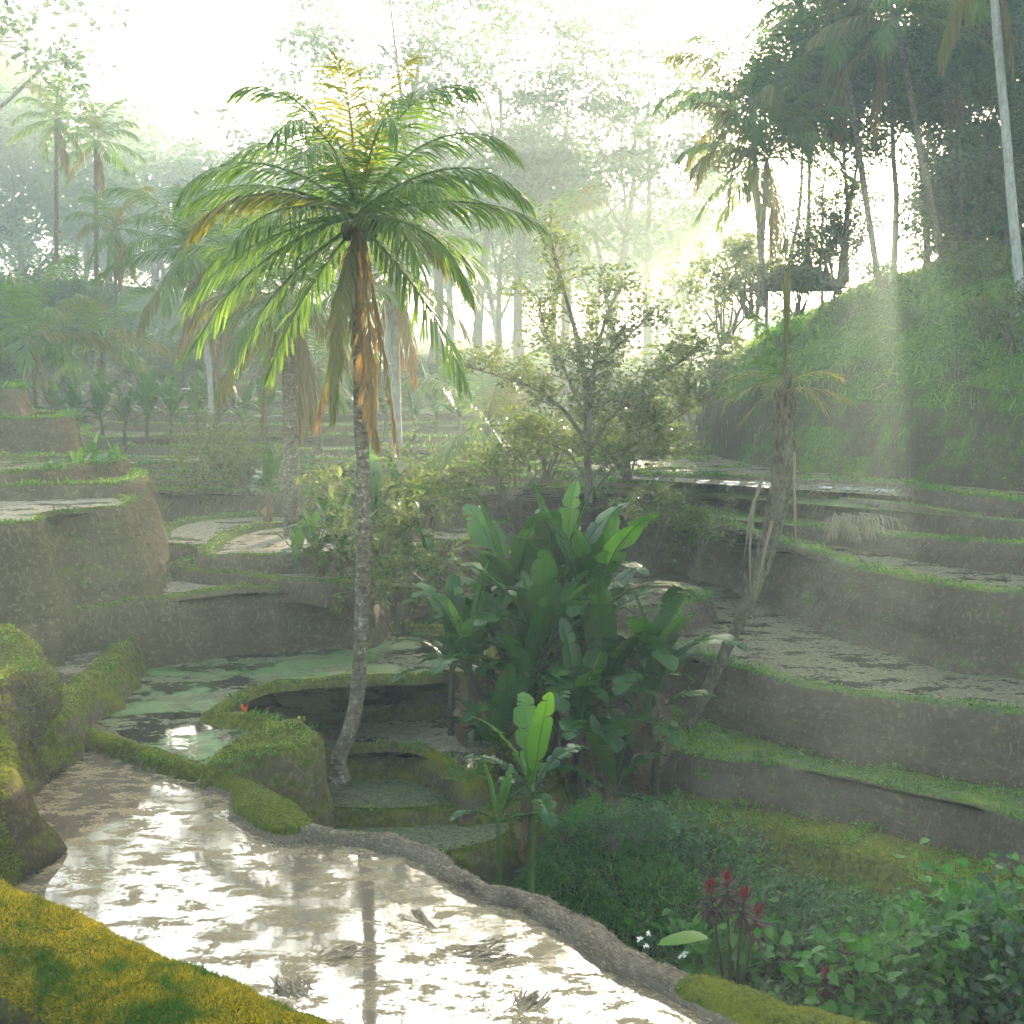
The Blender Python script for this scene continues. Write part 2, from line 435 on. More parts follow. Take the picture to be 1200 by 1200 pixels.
# brown pool held by a curved mossy bund
terrace(X([(20, 850), (62, 853), (86, 842), (96, 815), (122, 792), (146, 770), (157, 748), (150, 728), (110, 716), (60, 690), (-60, 690), (-90, 760), (-30, 850)], .72), -.3, M['mossy'], M['mud'], batter=.30, amp=.22, inset=.5, lip=.15, gh=.06, grass=60)
# rounded small pools in the middle distance
terrace(X([(205, 664), (240, 672), (290, 676), (340, 682), (400, 684), (440, 668), (420, 645), (330, 640), (262, 655), (228, 655)], 1.78), 1.3, M['terrace'], M['mud'], inset=.35, lip=.12, gh=.06, batter=.1)
terrace(X([(236, 651), (262, 655), (300, 654), (350, 652), (420, 648), (450, 625), (400, 612), (300, 616), (250, 632)], 2.15), 1.3, M['terrace'], M['mud'], inset=.35, lip=.1, gh=.06, batter=.1)
terrace(X([(176, 637), (215, 641), (262, 640), (300, 632), (420, 628), (480, 612), (400, 598), (260, 604), (200, 612)], 1.95), 1.2, M['terrace'], M['mud'], inset=.35, lip=.08, gh=.06)
# tall left block
terrace(X([(-260, 660), (-150, 640), (-60, 626), (2, 617), (48, 612), (56, 604), (75, 601), (110, 599), (146, 595), (159, 587), (140, 579), (50, 577), (-60, 577), (-260, 577)], 3.72), -.4, M['terrace'], M['mud'], batter=.16, inset=.25, lip=.07, amp=.40, gh=.08, grass=20, dz=.04)
# low shelf at its foot
terrace([P(-60, 745, 1.0), P(10, 738, 1.0), P(50, 728, 1.05), P(75, 712, 1.2), P(120, 700, 1.4), P(170, 692, 1.6), (-10, 34, 1.6), (-16, 33, 1.6), (-18, 27, 1.2)], -.3, M['terrace'], None, batter=.5, amp=.45, lip=.1, inset=.4, grass=20, gh=.12)
# blocks stepping up on the left
terrace(X([(138, 568), (165, 563), (172, 557), (150, 552), (60, 552), (-100, 552), (-100, 572), (60, 570)], 4.0), 1.2, M['terrace'], None, batter=.18, sp=.3, inset=.4, lip=.08, gh=.14)
terrace(X([(-60, 556), (60, 553), (95, 548), (150, 541), (60, 537), (-80, 537)], 4.3), 1.2, M['terrace'], M['stub'], sp=.3, inset=.4, gh=.12)
terrace(X([(-140, 494), (0, 493), (60, 492), (84, 490), (86, 487), (60, 485), (-140, 485)], 5.2), 2, M['terrace'], None, batter=.08, sp=.4, inset=.4, gh=.16, amp=.2)
terrace(X([(-140, 458), (0, 457), (24, 456), (30, 454.5), (10, 453), (-140, 453)], 6.2), 3, M['terrace'], None, batter=.25, sp=.4, inset=.4, gh=.16, amp=.25)
# valley terraces in the mist
def contour(py_l, py_r, Y, zb, water, x0=-14, x1=16, x_px=None, back=10, gh=.14, ph=0):
    pts = []
    for i, x in enumerate(np.linspace(x0, x1, 9)):
        py = py_l + (py_r - py_l) * i / 8
        z = CAMZ - Y * (((py_l + py_r) / 2) - HZ) / F_PX
        yy = Y + 1.6 * math.sin(i * 1.3 + ph) + .7 * math.sin(i * 2.9 + ph * 2)
        pts.append((x, yy, z))
    pts += [(x1 + 2, Y + back, z), (x0 - 2, Y + back, z)]
    terrace(pts, zb, M['terrace'], water, batter=.1, sp=.45, amp=.15, inset=.5, lip=.14, gh=gh, grass=26)
contour(580, 578, 42.5, .8, M['stub'], -15, 9, ph=.3)
contour(566, 562, 45, 1, M['mud'], -15, 9, ph=2.0, gh=.16)
contour(550, 553, 48, 1, M['stub'], -16, 9, ph=3.1)
contour(541, 543, 51.5, 1, M['mud'], -17, 9, ph=4.4)
contour(526, 527, 56, 1, M['mud'], -18, 9, ph=.9, gh=.2)
contour(512, 512, 61, 1, M['stub'], -20, 10, ph=5.0, gh=.2)
contour(499, 499, 67, 1, M['stub'], -22, 11, ph=1.5, gh=.2)
contour(484, 484, 74, 1, M['stub'], -24, 14, ph=2.5, gh=.22)
contour(469, 468, 81, 1, M['mud'], -26, 16, ph=3.6, gh=.22)
contour(452, 452, 89, 1, M['stub'], -30, 18, ph=.1, gh=.22, back=14)
contour(436, 436, 97, 1, M['stub'], -40, 24, ph=1.1, gh=.22, back=14)
# right-hand amphitheatre
RB = X([(620, 592), (700, 600), (745, 605), (800, 610), (850, 617), (900, 632), (950, 649), (1000, 667), (1060, 680), (1120, 692), (1200, 698), (1330, 712)], 2.0)
terrace(RB + W((24, 30, 2), (24, 44, 2), (4, 46, 2)), -.4, M['dark'], M['stub'], batter=.12, sp=.18, amp=.34, gh=.16, grass=70, inset=.5)
R3 = [PY(*a) for a in [(740, 598, 42.5), (830, 603, 41), (900, 612, 38), (1000, 624, 34.5), (1070, 631, 32.5), (1135, 635, 31), (1200, 640, 30), (1330, 655, 28.4)]]
terrace(R3 + W((24, 32, 2.6), (24, 46, 2.6), (4, 46, 2.1)), 1.0, M['dark'], None, batter=.12, sp=.25, amp=.14, gh=.13, grass=34, inset=.3, lip=.06)
R2 = [PY(*a) for a in [(740, 574, 44), (830, 577, 42), (930, 581, 39), (1000, 586, 36.4), (1062, 592, 34.4), (1135, 604, 32.5), (1145, 607, 32.0), (1200, 612, 31), (1330, 626, 29.3)]]
terrace(R2 + W((24, 33, 3.1), (24, 46, 3.1), (4, 47, 2.7)), 1.0, M['dark'], None, batter=.10, sp=.25, amp=.10, gh=.05, grass=14, inset=.3, lip=.05)
R1 = [PY(*a) for a in [(640, 553, 47), (740, 556, 45), (830, 560, 43), (935, 563, 40), (1050, 567.5, 36.2), (1062, 570, 35.4), (1068, 571.5, 35.1), (1120, 580, 33.8), (1200, 590, 32), (1330, 603, 30.3)]]
terrace(R1 + W((26, 32, 3.5), (28, 48, 3.5), (6, 60, 3.3), (3, 52, 3.1)), 1.0, M['dark'], M['stub'], batter=.06, sp=.25, amp=.07, gh=.12, grass=60, inset=.3, lip=.12)
RC = X([(640, 742), (700, 745), (750, 751), (785, 759), (850, 780), (900, 796), (950, 808), (1000, 817), (1100, 828), (1200, 840), (1330, 855)], .3)
terrace(RC + W((18, 22, .3), (20, 34, .3), (6, 43, .3), (0, 36, .3)), -1.8, M['dark'], M['stub'], batter=.13, sp=.18, amp=.26, gh=.10, grass=70, inset=.4)
terrace(X([(742, 716), (785, 715), (818, 707), (832, 700), (815, 692), (770, 688), (700, 690), (690, 712)], .85), -.2, M['dark'], M['stub'], sp=.2, gh=.14, grass=70, inset=.3)
RD = X([(770, 872), (800, 884), (850, 894), (905, 897), (960, 905), (1010, 916), (1060, 928), (1130, 940), (1165, 951), (1200, 962), (1330, 1000)], -1.0)
terrace(RD + W((14, 20, -1), (15, 27, -1), (5, 31, -1), (3.4, 28, -1)), -2.8, M['dark'], None, batter=.12, sp=.16, amp=.24, gh=.13, grass=260, inset=.6, lip=.08, wid=1.5)
RE = X([(790, 960), (850, 966), (900, 972), (945, 988), (985, 1003), (1030, 1008), (1062, 1022), (1090, 1042), (1140, 1050), (1200, 1060), (1330, 1090)], -1.85)
terrace(RE + W((13, 18, -1.85), (13, 24, -1.85), (4, 26, -1.85)), -3.6, M['mossy'], None, batter=.35, sp=.16, amp=.25, wob=.25, gh=.16, grass=300, inset=.5, lip=.12, wid=1.6)

# left foreground banks
VM1 = terrace(W((-8.35, 21.0, 1.75), (-8.3, 20.0, 1.8), (-8.6, 19.0, 1.9), (-9.8, 18.2, 2.05), (-13, 17.8, 2.3), (-17, 18, 2.5), (-17, 25, 2.5), (-10.5, 23.4, 2.1), (-8.8, 22.4, 1.85)), -.6, M['bankm'], None, batter=.30, sp=.12, amp=.36, lip=.2, inset=.5, grass=60, gh=.07, name='bank')
VM2 = terrace(W((-7.25, 17.6, 1.15), (-6.95, 16.9, 1.05), (-7.0, 16.1, 1.0), (-8.2, 15.3, 1.1), (-12, 14.9, 1.4), (-13, 18.6, 1.8), (-8.8, 18.5, 1.6), (-7.7, 18.2, 1.4)), -.6, M['bankm'], None, batter=.36, sp=.12, amp=.30, lip=.3, inset=.7, grass=0, name='bank')

# ------------------------------------------------------------------ pond and the lower water sheet
def sheet(name, pts, mat):
    me = bpy.data.meshes.new(name)
    import bmesh
    bm = bmesh.new(); f = bm.faces.new([bm.verts.new(p) for p in pts]); bmesh.ops.triangulate(bm, faces=[f])
    bmesh.ops.recalc_face_normals(bm, faces=bm.faces)
    bm.to_mesh(me); bm.free()
    if me.polygons[0].normal.z < 0: me.flip_normals()
    return struct(name, me, mat)

BPATH = [(40, 842, 0), (75, 853, 0), (110, 862, 0), (148, 880, 0), (185, 893, 0), (235, 908, 0), (275, 926, 0), (308, 950, 0), (335, 972, 0), (375, 983, 0), (420, 987, 0), (470, 995, 0), (510, 1011, 0), (543, 1036, 0), (580, 1053, 0), (620, 1063, 0), (655, 1079, 0), (700, 1108, 0), (745, 1138, 0), (790, 1157, 0), (850, 1180, 0), (920, 1203, 0), (1000, 1228, 0), (1100, 1262, 0)]
BP = resample(catmull([P(*a) for a in BPATH], False), .07, False)
s_px, _, _ = project(BP)
def lut(xs, ys): return np.interp(s_px, xs, ys)
bw = lut([40, 110, 160, 235, 275, 320, 345, 380, 430, 520, 600, 700, 790, 850, 1000], [.32, .18, .30, .26, .36, .50, .40, .16, .145, .17, .165, .19, .21, .34, .42])
bm_ = lut([40, 95, 105, 150, 160, 350, 378, 520, 535, 545, 560, 640, 655, 735, 750, 795, 812, 1000], [1, 1, .15, .15, 1, 1, .05, .05, .3, .3, .1, .1, .25, .25, .1, .2, .85, .9])
bt = np.gradient(BP, axis=0); bt /= np.linalg.norm(bt, axis=1)[:, None]
bw = bw * (1 + .45 * fbm(BP, 1.3, 3))
bn = np.stack([-bt[:, 1], bt[:, 0], 0 * bt[:, 0]], 1); bn = roll_s(bn, 3); bn[0] = bn[1]; bn[-1] = bn[-2]
PROF = [(-1.7, -.35, 0), (-1.2, -.06, 0), (-1.02, .04, .0), (-.85, .12, .1), (-.55, .19, .2), (-.15, .22, .3), (.25, .21, .45), (.6, .16, .6), (.95, .06, .7), (1.2, -.1, .6), (1.5, -.4, .5), (1.8, -.9, .4), (2.2, -1.6, .3), (2.6, -2.6, .2)]
V = []; A = []
for o_, z_, mm in PROF:
    q = BP + bn * (o_ * bw)[:, None]; q[:, 2] = z_ * (1 if z_ < 0 else 1) * np.where(z_ > 0, .6 + bw * 1.3, 1)
    d = fbm(q * [1, 1, 1.5], 2.2, 3) * .12 + fbm(q, 7, 3) * .06
    q = q + bn * d[:, None] * (1 if abs(o_) < 1.8 else 2); q[:, 2] += fbm(q + 3, 4, 3) * .05
    V.append(q); A.append(np.clip(bm_ + np.where(bm_ < .5, mm - .3, 0) * .55, 0, 1) if z_ > .05 else np.clip(bm_ * .25 + (mm - .1) * .5, 0, 1))
N = len(BP); m = len(PROF)
i = np.arange(m - 1)[:, None] * N; j = np.arange(N - 1)[None]
BQ = np.stack([i + j, i + j + 1, i + N + j + 1, i + N + j], -1).reshape(-1, 4)[:, ::-1]
mb = MB(); BV = np.concatenate(V); BA = np.concatenate(A); mb.add(BV, BQ, None, BA)
o = ob('mud_bund', mb, M['bund']); tag(o, 'long winding mud bund, grey and bare in the middle, holding back the bright pond', 'mud bund')

# golden moss bund in the lower left corner
NP = resample(catmull([P(-150, 1045, .2), P(-70, 1062, .2), P(0, 1094, .2), P(60, 1120, .2), P(120, 1140, .2), P(200, 1172, .2), P(270, 1198, .2), P(340, 1228, .2), P(430, 1290, .2)], False), .09, False)
nt = np.gradient(NP, axis=0); nt /= np.linalg.norm(nt, axis=1)[:, None]
nn = roll_s(np.stack([-nt[:, 1], nt[:, 0], 0 * nt[:, 0]], 1), 3); nn[0] = nn[1]; nn[-1] = nn[-2]
V = []
for o_, z_ in [(1.05, -.35), (.95, -.02), (.82, .1), (.62, .22), (.35, .31), (0, .34), (-.35, .31), (-.62, .24), (-.82, .12), (-.92, -.05), (-.98, -.3), (-1.0, -.55), (-1.05, -.9), (-1.1, -1.4)]:
    q = NP + nn * o_ * .82; q[:, 2] = z_ + .25 * smooth(-3.6, -6.5, NP[:, 0])
    d = fbm(q * [1, 1, 1.5], 1.3, 3) * .16 + fbm(q, 5, 3) * .05
    q = q + nn * d[:, None]; q[:, 2] += fbm(q + 3, 3, 3) * .07
    V.append(q)
N = len(NP); m = len(V)
i = np.arange(m - 1)[:, None] * N; j = np.arange(N - 1)[None]
NQ = np.stack([i + j, i + N + j, i + N + j + 1, i + j + 1], -1).reshape(-1, 4)[:, ::-1]
NV = np.concatenate(V); mb = MB(); mb.add(NV, NQ[:, ::-1])
o = ob('mossy_bund', mb, M['gold']); tag(o, 'broad earth bund covered in golden yellow moss in the lower left corner', 'mossy bund')

pond = [tuple(BP[i]) for i in range(0, len(BP), 4)] + [(7.0, 9.2, 0), (-.6, 9.2, 0)] + [tuple(NP[i] * [1, 1, 0]) for i in range(len(NP) - 1, 0, -6)] + [(-10, 16, 0), (-10, 22, 0)]
sheet('pond_water', pond, M['pond'])
sheet('paddy_water', [(-14, 9, -.6), (-1.2, 9, -.6)] + [tuple(NP[i] * [1, 1, 0] + [0, 0, -.6]) for i in range(len(NP) - 1, 0, -6)] + [(-14, 15.0, -.6)], M['pond'])

# ------------------------------------------------------------------ ground sheet and hill
def gz(x, y):
    z = -3.3 + 0 * x
    g = smooth(1, 4, x) * smooth(30, 25, y) * smooth(11, 14, y)
    z = z + g * (.15 + .10 * np.clip(y - 16, 0, 12) + .16 * np.clip(x - 5, 0, 10))
    z = z + smooth(9.5, -2, y) * 9.0
    z = z + smooth(98, 118, y) * 10.5 + smooth(120, 300, y) * 8
    z = z + smooth(-20, -34, x) * smooth(34, 60, y) * 8
    z = z + smooth(24, 40, x) * smooth(10, 40, y) * 5
    return z
def gridaxis(a, b, c, n, m): return np.unique(np.concatenate([np.linspace(a, b, n), np.linspace(b, c, m)]))
gx = np.unique(np.concatenate([np.linspace(-420, -20, 40), np.linspace(-20, 24, 130), np.linspace(24, 420, 40)]))
gy = np.unique(np.concatenate([np.linspace(-120, 8, 25), np.linspace(8, 32, 90), np.linspace(32, 130, 50), np.linspace(130, 700, 40)]))
GX, GY = np.meshgrid(gx, gy, indexing='ij'); V = np.stack([GX, GY, gz(GX, GY)], -1).reshape(-1, 3)
V[:, 2] += .12 * fbm(V * [1, 1, 0], .9, 3)
a, b = len(gx), len(gy); i = np.arange(a - 1)[:, None] * b; j = np.arange(b - 1)[None]
Q = np.stack([i + j, i + b + j, i + b + j + 1, i + j + 1], -1).reshape(-1, 4)
mb = MB(); mb.add(V, Q); struct('ground', mb, M['ground'])

hp = resample(catmull([(34, 20, 0), (24, 26, 0), (17.5, 32.5, 0), (15.0, 36, 0), (12.8, 41, 0), (11.0, 45.5, 0), (9.3, 50.5, 0), (8.8, 58, 0), (10.5, 68, 0), (14, 82, 0), (22, 98, 0), (44, 125, 0)], False), .35, False)
ht = roll_s(np.gradient(hp, axis=0), 4); ht /= np.linalg.norm(ht, axis=1)[:, None]
hn = np.stack([ht[:, 1], -ht[:, 0], 0 * ht[:, 0]], 1); hn = roll_s(hn, 10); hn[:12] = hn[12]; hn[-12:] = hn[-13]
hprof = [(-.4, 1.0), (-.1, 3.0), (.1, 3.9), (.3, 4.8), (.5, 5.7), (.75, 6.4), (1.2, 7.0), (2.0, 7.6), (3.2, 8.4), (4.6, 9.2), (6.0, 10.0), (7.5, 10.7), (9, 11.2), (10, 11.3), (11, 11.9), (14, 12.3), (20, 12.8), (30, 13.2), (60, 14)]
V = []
for o_, z_ in hprof:
    q = hp + hn * o_; q[:, 2] = z_
    d = fbm(q, .35, 3) * .8 * smooth(2, 5, z_) + fbm(q, 1.4, 3) * .22
    q = q - hn * d[:, None]; q[:, 2] += fbm(q + 9, .5, 3) * .4 * smooth(4, 8, z_)
    V.append(q)
N = len(hp); m = len(V); i = np.arange(m - 1)[:, None] * N; j = np.arange(N - 1)[None]
HQ = np.stack([i + j, i + N + j, i + N + j + 1, i + j + 1], -1).reshape(-1, 4)[:, ::-1]
HV = np.concatenate(V); mb = MB(); mb.add(HV, HQ); struct('hill', mb, M['hill'])

# grassy mound in the gully in front of the banana clump
mv = []
MC = np.array([1.45, 20.3, -2.9])
th = np.linspace(0, 2 * np.pi, 72, endpoint=False); rr = np.linspace(0, 1, 22)
for r_ in rr:
    q = np.stack([np.cos(th) * r_ * 1.75, np.sin(th) * r_ * 1.9, np.full(72, 2.1 * (1 - r_ ** 1.7))], 1) + MC
    mv.append(q)
MV = np.concatenate(mv); MV += fbm(MV, .9, 3)[:, None] * np.array([.7, .7, .8]) + fbm(MV + 5, 2.4, 2)[:, None] * np.array([.25, .25, .3])
i = np.arange(21)[:, None] * 72; j = np.arange(72)[None]
MQ = np.stack([i + j, i + 72 + j, i + 72 + (j + 1) % 72, i + (j + 1) % 72], -1).reshape(-1, 4)
mb = MB(); mb.add(MV, MQ); struct('mound', mb, M['ground'])

# ------------------------------------------------------------------ grass and moss blades (uncountable)
def blades(mb, p, n, h, w, lean=.5, droop=0, r=rng):
    k = len(p)
    if not k: return
    h = np.broadcast_to(h, (k,)) * r.uniform(.5, 1.3, k); w = np.broadcast_to(w, (k,)) * r.uniform(.7, 1.3, k)
    d = np.asarray(n, float) + r.normal(0, lean, (k, 3)); d /= np.linalg.norm(d, axis=1)[:, None]
    s = np.cross(d, r.normal(0, 1, (k, 3))); s /= np.linalg.norm(s, axis=1)[:, None]
    bend = r.normal(0, .35, (k, 3)); bend[:, 2] -= droop
    mid = p + d * (h * .55)[:, None]
    tip = mid + (d + bend) * (h * .5)[:, None]
    V = np.stack([p - s * w[:, None] / 2, p + s * w[:, None] / 2, mid + s * w[:, None] * .42, mid - s * w[:, None] * .42, tip], 1).reshape(-1, 3)
    o = np.arange(k)[:, None] * 5
    mb.add(V, o + np.array([0, 1, 2, 3]), o + np.array([3, 2, 4]))

def scatter(V, Q, n, wfn=None, r=rng):
    a, b, c, d = (V[Q[:, i]] for i in range(4))
    nr = np.cross(c - a, d - b); ar = np.linalg.norm(nr, axis=1) / 2; nr = nr / (ar[:, None] * 2 + 1e-9)
    ctr = (a + b + c + d) / 4
    w = ar * inview(ctr, 80)
    if wfn is not None: w = w * wfn(ctr, nr)
    f = r.choice(len(Q), n, p=w / w.sum())
    u, v = r.random((2, n, 1))
    return (a[f] * (1 - u) + b[f] * u) * (1 - v) + (d[f] * (1 - u) + c[f] * u) * v, nr[f]

g1, g2 = MB(), MB()
for q, n, dens, gh, wid in RIMS:
    L = np.linalg.norm(np.roll(q, -1, 0) - q, axis=1); k = int(L.sum() * dens)
    f = rng.choice(len(q), k, p=L / L.sum()); u = rng.random((k, 1))
    p = q[f] * (1 - u) + q[(f + 1) % len(q)] * u
    p = p - n[f] * rng.uniform(-.03, 1, (k, 1)) * wid; p[:, 2] -= .02
    ok = inview(p, 20); p = p[ok]; nn_ = n[f][ok]
    cl = fbm(p * [1, 1, 0], 1.1, 3) > -.25 - .4 * rng.random(len(p)); p = p[cl]; nn_ = nn_[cl]
    dist = np.linalg.norm(p, axis=1)
    vv = np.clip(.75 + 1.5 * fbm(p * [1, 1, 0], 1.9, 3) + .6 * fbm(p * [1, 1, 0], .4, 2), .25, 2.2)
    gh = gh * vv
    blades(g1, p, np.array([0, 0, 1.]) + nn_ * .5, gh, np.clip(dist * .0011, .018, .06), .45, .5)
stuff('rim_grass', g1, M['grass'])
# taller weeds in clumps along the edges and on the walls
wg = MB()
for q, n, dens, gh, wid in RIMS:
    L = np.linalg.norm(np.roll(q, -1, 0) - q, axis=1); k = int(L.sum() * 60)
    f = rng.choice(len(q), k, p=L / L.sum()); u = rng.random((k, 1)); p = q[f] * (1 - u) + q[(f + 1) % len(q)] * u
    p = p - n[f] * rng.uniform(-.1, .3, (k, 1)); ok = inview(p, 20) & (fbm(p * [1, 1, 0] + 50, 1.4, 2) > .22) & (np.linalg.norm(p, axis=1) < 60); p = p[ok]
    p[:, 2] -= .04; blades(wg, p, np.array([0, 0, 1.]) + n[f][ok] * .6, np.clip(gh * 2.2, .12, .4), np.clip(np.linalg.norm(p, axis=1) * .0012, .018, .05), .55, .7)
    k = int(L.sum() * 26); f = rng.choice(len(q), k, p=L / L.sum()); p = q[f].copy(); h0 = rng.random(k) * 1.6; p = p + n[f] * (.06 + .13 * h0[:, None]); p[:, 2] -= .1 + h0
    ok = inview(p, 20) & (fbm(p + 20, 1.2, 2) > .30) & (np.linalg.norm(p, axis=1) < 55); p = p[ok]
    blades(wg, p, n[f][ok] * .8 + [0, 0, .2], .16, np.clip(np.linalg.norm(p, axis=1) * .0011, .016, .05), .6, .9)
stuff('weeds', wg, M['grass_deep'])
# dry stubble and roots hanging down the earth walls
dg = MB()
for q, n, dens, gh, wid in RIMS:
    L = np.linalg.norm(np.roll(q, -1, 0) - q, axis=1); k = int(L.sum() * 34)
    f = rng.choice(len(q), k, p=L / L.sum()); u = rng.random((k, 1))
    p = q[f] * (1 - u) + q[(f + 1) % len(q)] * u; h0 = rng.random(k) ** 1.5 * 1.1
    p = p + n[f] * (.04 + .13 * h0[:, None]); p[:, 2] -= .08 + h0
    ok = inview(p, 20) & (fbm(p * [1, 1, .4], .7, 3) > -.12) & (np.linalg.norm(p, axis=1) < 50); p = p[ok]; nn_ = n[f][ok]
    blades(dg, p, nn_ * .55 + [0, 0, -.75], rng.uniform(.10, .42, len(p)), np.clip(np.linalg.norm(p, axis=1) * .0008, .012, .04), .3, .5)
stuff('dry_grass', dg, M['dry_b'])
# long grass on the hill
hg = MB()
p, n = scatter(HV, HQ, 60000, lambda c, n: (c[:, 2] > 6.0) * (c[:, 2] < 14) * np.where(c[:, 2] < 7.2, 1.6, 1))
blades(hg, p, n * .6 + [-.2, -.35, .6], rng.uniform(.35, .75, len(p)), .055, .35, .7)
p, n = scatter(HV, HQ, 5000, lambda c, n: (c[:, 2] > 3.4) * (c[:, 2] < 6.2) * (fbm(c, .8, 2) > .1))
blades(hg, p, n * .5 + [0, 0, -.3], rng.uniform(.3, .6, len(p)), .05, .4, .8)
stuff('hill_grass', hg, M['grass_hill'])
# moss on the bunds
mo = MB()
cA = BA[BQ].mean(1)
p, n = scatter(BV, BQ, 26000, lambda c, n: np.where(cA > .55, 1, 0.0) * (c[:, 2] > .0))
blades(mo, p, n + [0, 0, .3], .05, .016, .5, .2)
for vv, qq in (VM1, VM2):
    p, n = scatter(vv, qq, 9000, lambda c, n: np.clip(n[:, 2] * 1.3 + .3, 0, 1) * (fbm(c, 1.2, 3) > -.2))
    blades(mo, p, n + [0, 0, .2], .06, .018, .5, .4)
stuff('moss', mo, M['moss_b'])
st = MB()
p, n = scatter(BV, BQ, 4500, lambda c, n: np.where(cA < .5, 1, 0.0) * (c[:, 2] > -.02))
f = rng.integers(0, len(BP), 1); ii = np.argmin(((p[:, None, :2] - BP[None, ::6, :2]) ** 2).sum(2), 1) * 6
blades(st, p + n * np.sign(n[:, 2:3]) * .008, bt[ii] * rng.choice([-1, 1], (len(p), 1)) + n * np.sign(n[:, 2:3]) * .06, .08, .013, .16, .1)
stuff('straw', st, M['bund_straw'])
go = MB()
HN_ = None
p, n = scatter(NV, NQ, 52000, lambda c, n: (np.abs(n[:, 2]) > .2) * (c[:, 2] > .0))
n = n * np.sign(n[:, 2:3])
blades(go, p, n + [0, 0, .2], np.clip(.05 + .05 * fbm(p, 2.2, 3), .025, .12), .017, .6, .2)
stuff('moss', go, M['gold_b'])
# gully and mound grass
gg = MB()
p, n = scatter(MV, MQ, 14000, lambda c, n: c[:, 2] > -2.6)
blades(gg, p, n * np.sign(n[:, 2:3]) + [0, -.2, .4], .30, .03, .55, .8)
kx = rng.uniform(2, 11, 26000); ky = rng.uniform(13.5, 25, 26000)
p = np.stack([kx, ky, gz(kx, ky)], 1); p = p[inview(p)]
blades(gg, p, np.tile([0, -.1, 1.], (len(p), 1)), .28, .022, .45, .6)
stuff('gully_grass', gg, M['grass_deep'])
# ------------------------------------------------------------------ palms
def frond_mesh(L, e0, bend, r, nl=44, wl=.25, droop=.5, lw=.05, roll=0, sparse=0):
    mb = MB(); k = 16
    s = np.linspace(0, 1, k); e = np.radians(e0 - bend * s ** (1.8 if e0 > 0 else 1.4))
    ds = L / (k - 1)
    x = np.concatenate([[0], np.cumsum(np.cos(e[:-1]) * ds)]); z = np.concatenate([[0], np.cumsum(np.sin(e[:-1]) * ds)])
    y = .10 * L * r.normal() * s ** 2
    C = np.stack([x, y, z], 1)
    tube(mb, C, np.interp(s, [0, .15, 1], [.05, .03, .006]) * L / 3.4, 4, False)
    n = int(nl * L / 3.2)
    for sd_ in (-1, 1):
        si = np.linspace(.10, .995, n) + r.normal(0, .006, n)
        si = si[r.random(n) > sparse]; m_ = len(si)
        p = np.stack([np.interp(si, s, C[:, i]) for i in range(3)], 1)
        ei = np.interp(si, s, e)
        T = np.stack([np.cos(ei), 0 * ei, np.sin(ei)], 1); Nn = np.stack([-np.sin(ei), 0 * ei, np.cos(ei)], 1)
        S_ = np.zeros((m_, 3)); S_[:, 1] = sd_
        a = np.radians(np.interp(si, [0, .5, 1], [35, 50, 76]) + r.normal(0, 5, m_))[:, None]
        d = S_ * np.cos(a) + T * np.sin(a) + Nn * r.normal(.12, .12, (m_, 1))
        d[:, 2] -= droop * r.uniform(.5, 1.2, m_); d /= np.linalg.norm(d, axis=1)[:, None]
        ln = (wl * L * (.25 + .95 * np.sin(np.pi * (.10 + .80 * si)) ** .8) * r.uniform(.82, 1.1, m_))[:, None]
        w = T - d * np.sum(T * d, 1)[:, None]; w /= np.linalg.norm(w, axis=1)[:, None] + 1e-9
        w = w * lw * .5
        d2 = d.copy(); d2[:, 2] -= droop * .8; d2 /= np.linalg.norm(d2, axis=1)[:, None]
        m1 = p + d * ln * .5; m2 = m1 + d2 * ln * .35; t_ = m2 + d2 * ln * .2
        V = np.stack([p - w * .6, p + w * .6, m1 + w, m1 - w, m2 + w * .7, m2 - w * .7, t_], 1).reshape(-1, 3)
        o = np.arange(m_)[:, None] * 7
        Q = np.concatenate([o + np.array([0, 1, 2, 3]), o + np.array([3, 2, 4, 5])])
        mb.add(V, Q, o + np.array([5, 4, 6]))
    return mb

FC = {}
KM = {'g': 'frond', 'y': 'frond_y', 'd': 'frond_d', 'h': 'frond_half'}
def frond(root, az, e0, bend, L, kind='g', h=0, unique=False, r0=.1, seedv=0, **kw):
    key = (kind, round(e0 / 12), round(bend / 20), round(L, 1), seedv, str(kw))
    if unique or key not in FC:
        rr = np.random.default_rng(abs(hash((kind, round(e0 * 7), round(bend), seedv))) % 99991 if False else int(abs(e0 * 37 + bend * 11 + L * 101 + seedv * 977)) % 99991)
        dk = dict(droop=.5 if kind in 'gy' else (.9 if kind == 'h' else 1.3)); dk.update(kw)
        FC[key] = frond_mesh(L, e0, bend, rr, **dk).mesh('frond', smoothf=False)
    o = ob('frond', FC[key], M[KM[kind]], root)
    a = R(az); o.location = (math.cos(a) * r0, math.sin(a) * r0, h); o.rotation_euler = (0, 0, a)
    return o

def trunk_mb(path, r0, r1, n=10, flare=.6, wob=.12, rings=True, m=40):
    p = resample(catmull(path, False, 14), 1e9, False) if False else catmull(path, False, 14)
    s = np.linspace(0, 1, len(p)); k = max(m, 10); q = np.stack([np.interp(np.linspace(0, 1, k), s, p[:, i]) for i in range(3)], 1)
    s = np.linspace(0, 1, k); rad = r0 + (r1 - r0) * s ** .8 + r0 * flare * np.exp(-s * 14)
    if rings: rad = rad * (1 + .02 * (np.arange(k) % 2))
    mb = MB(); tube(mb, q, rad, n, True, wob); return mb

def loc_at(root, z): return z

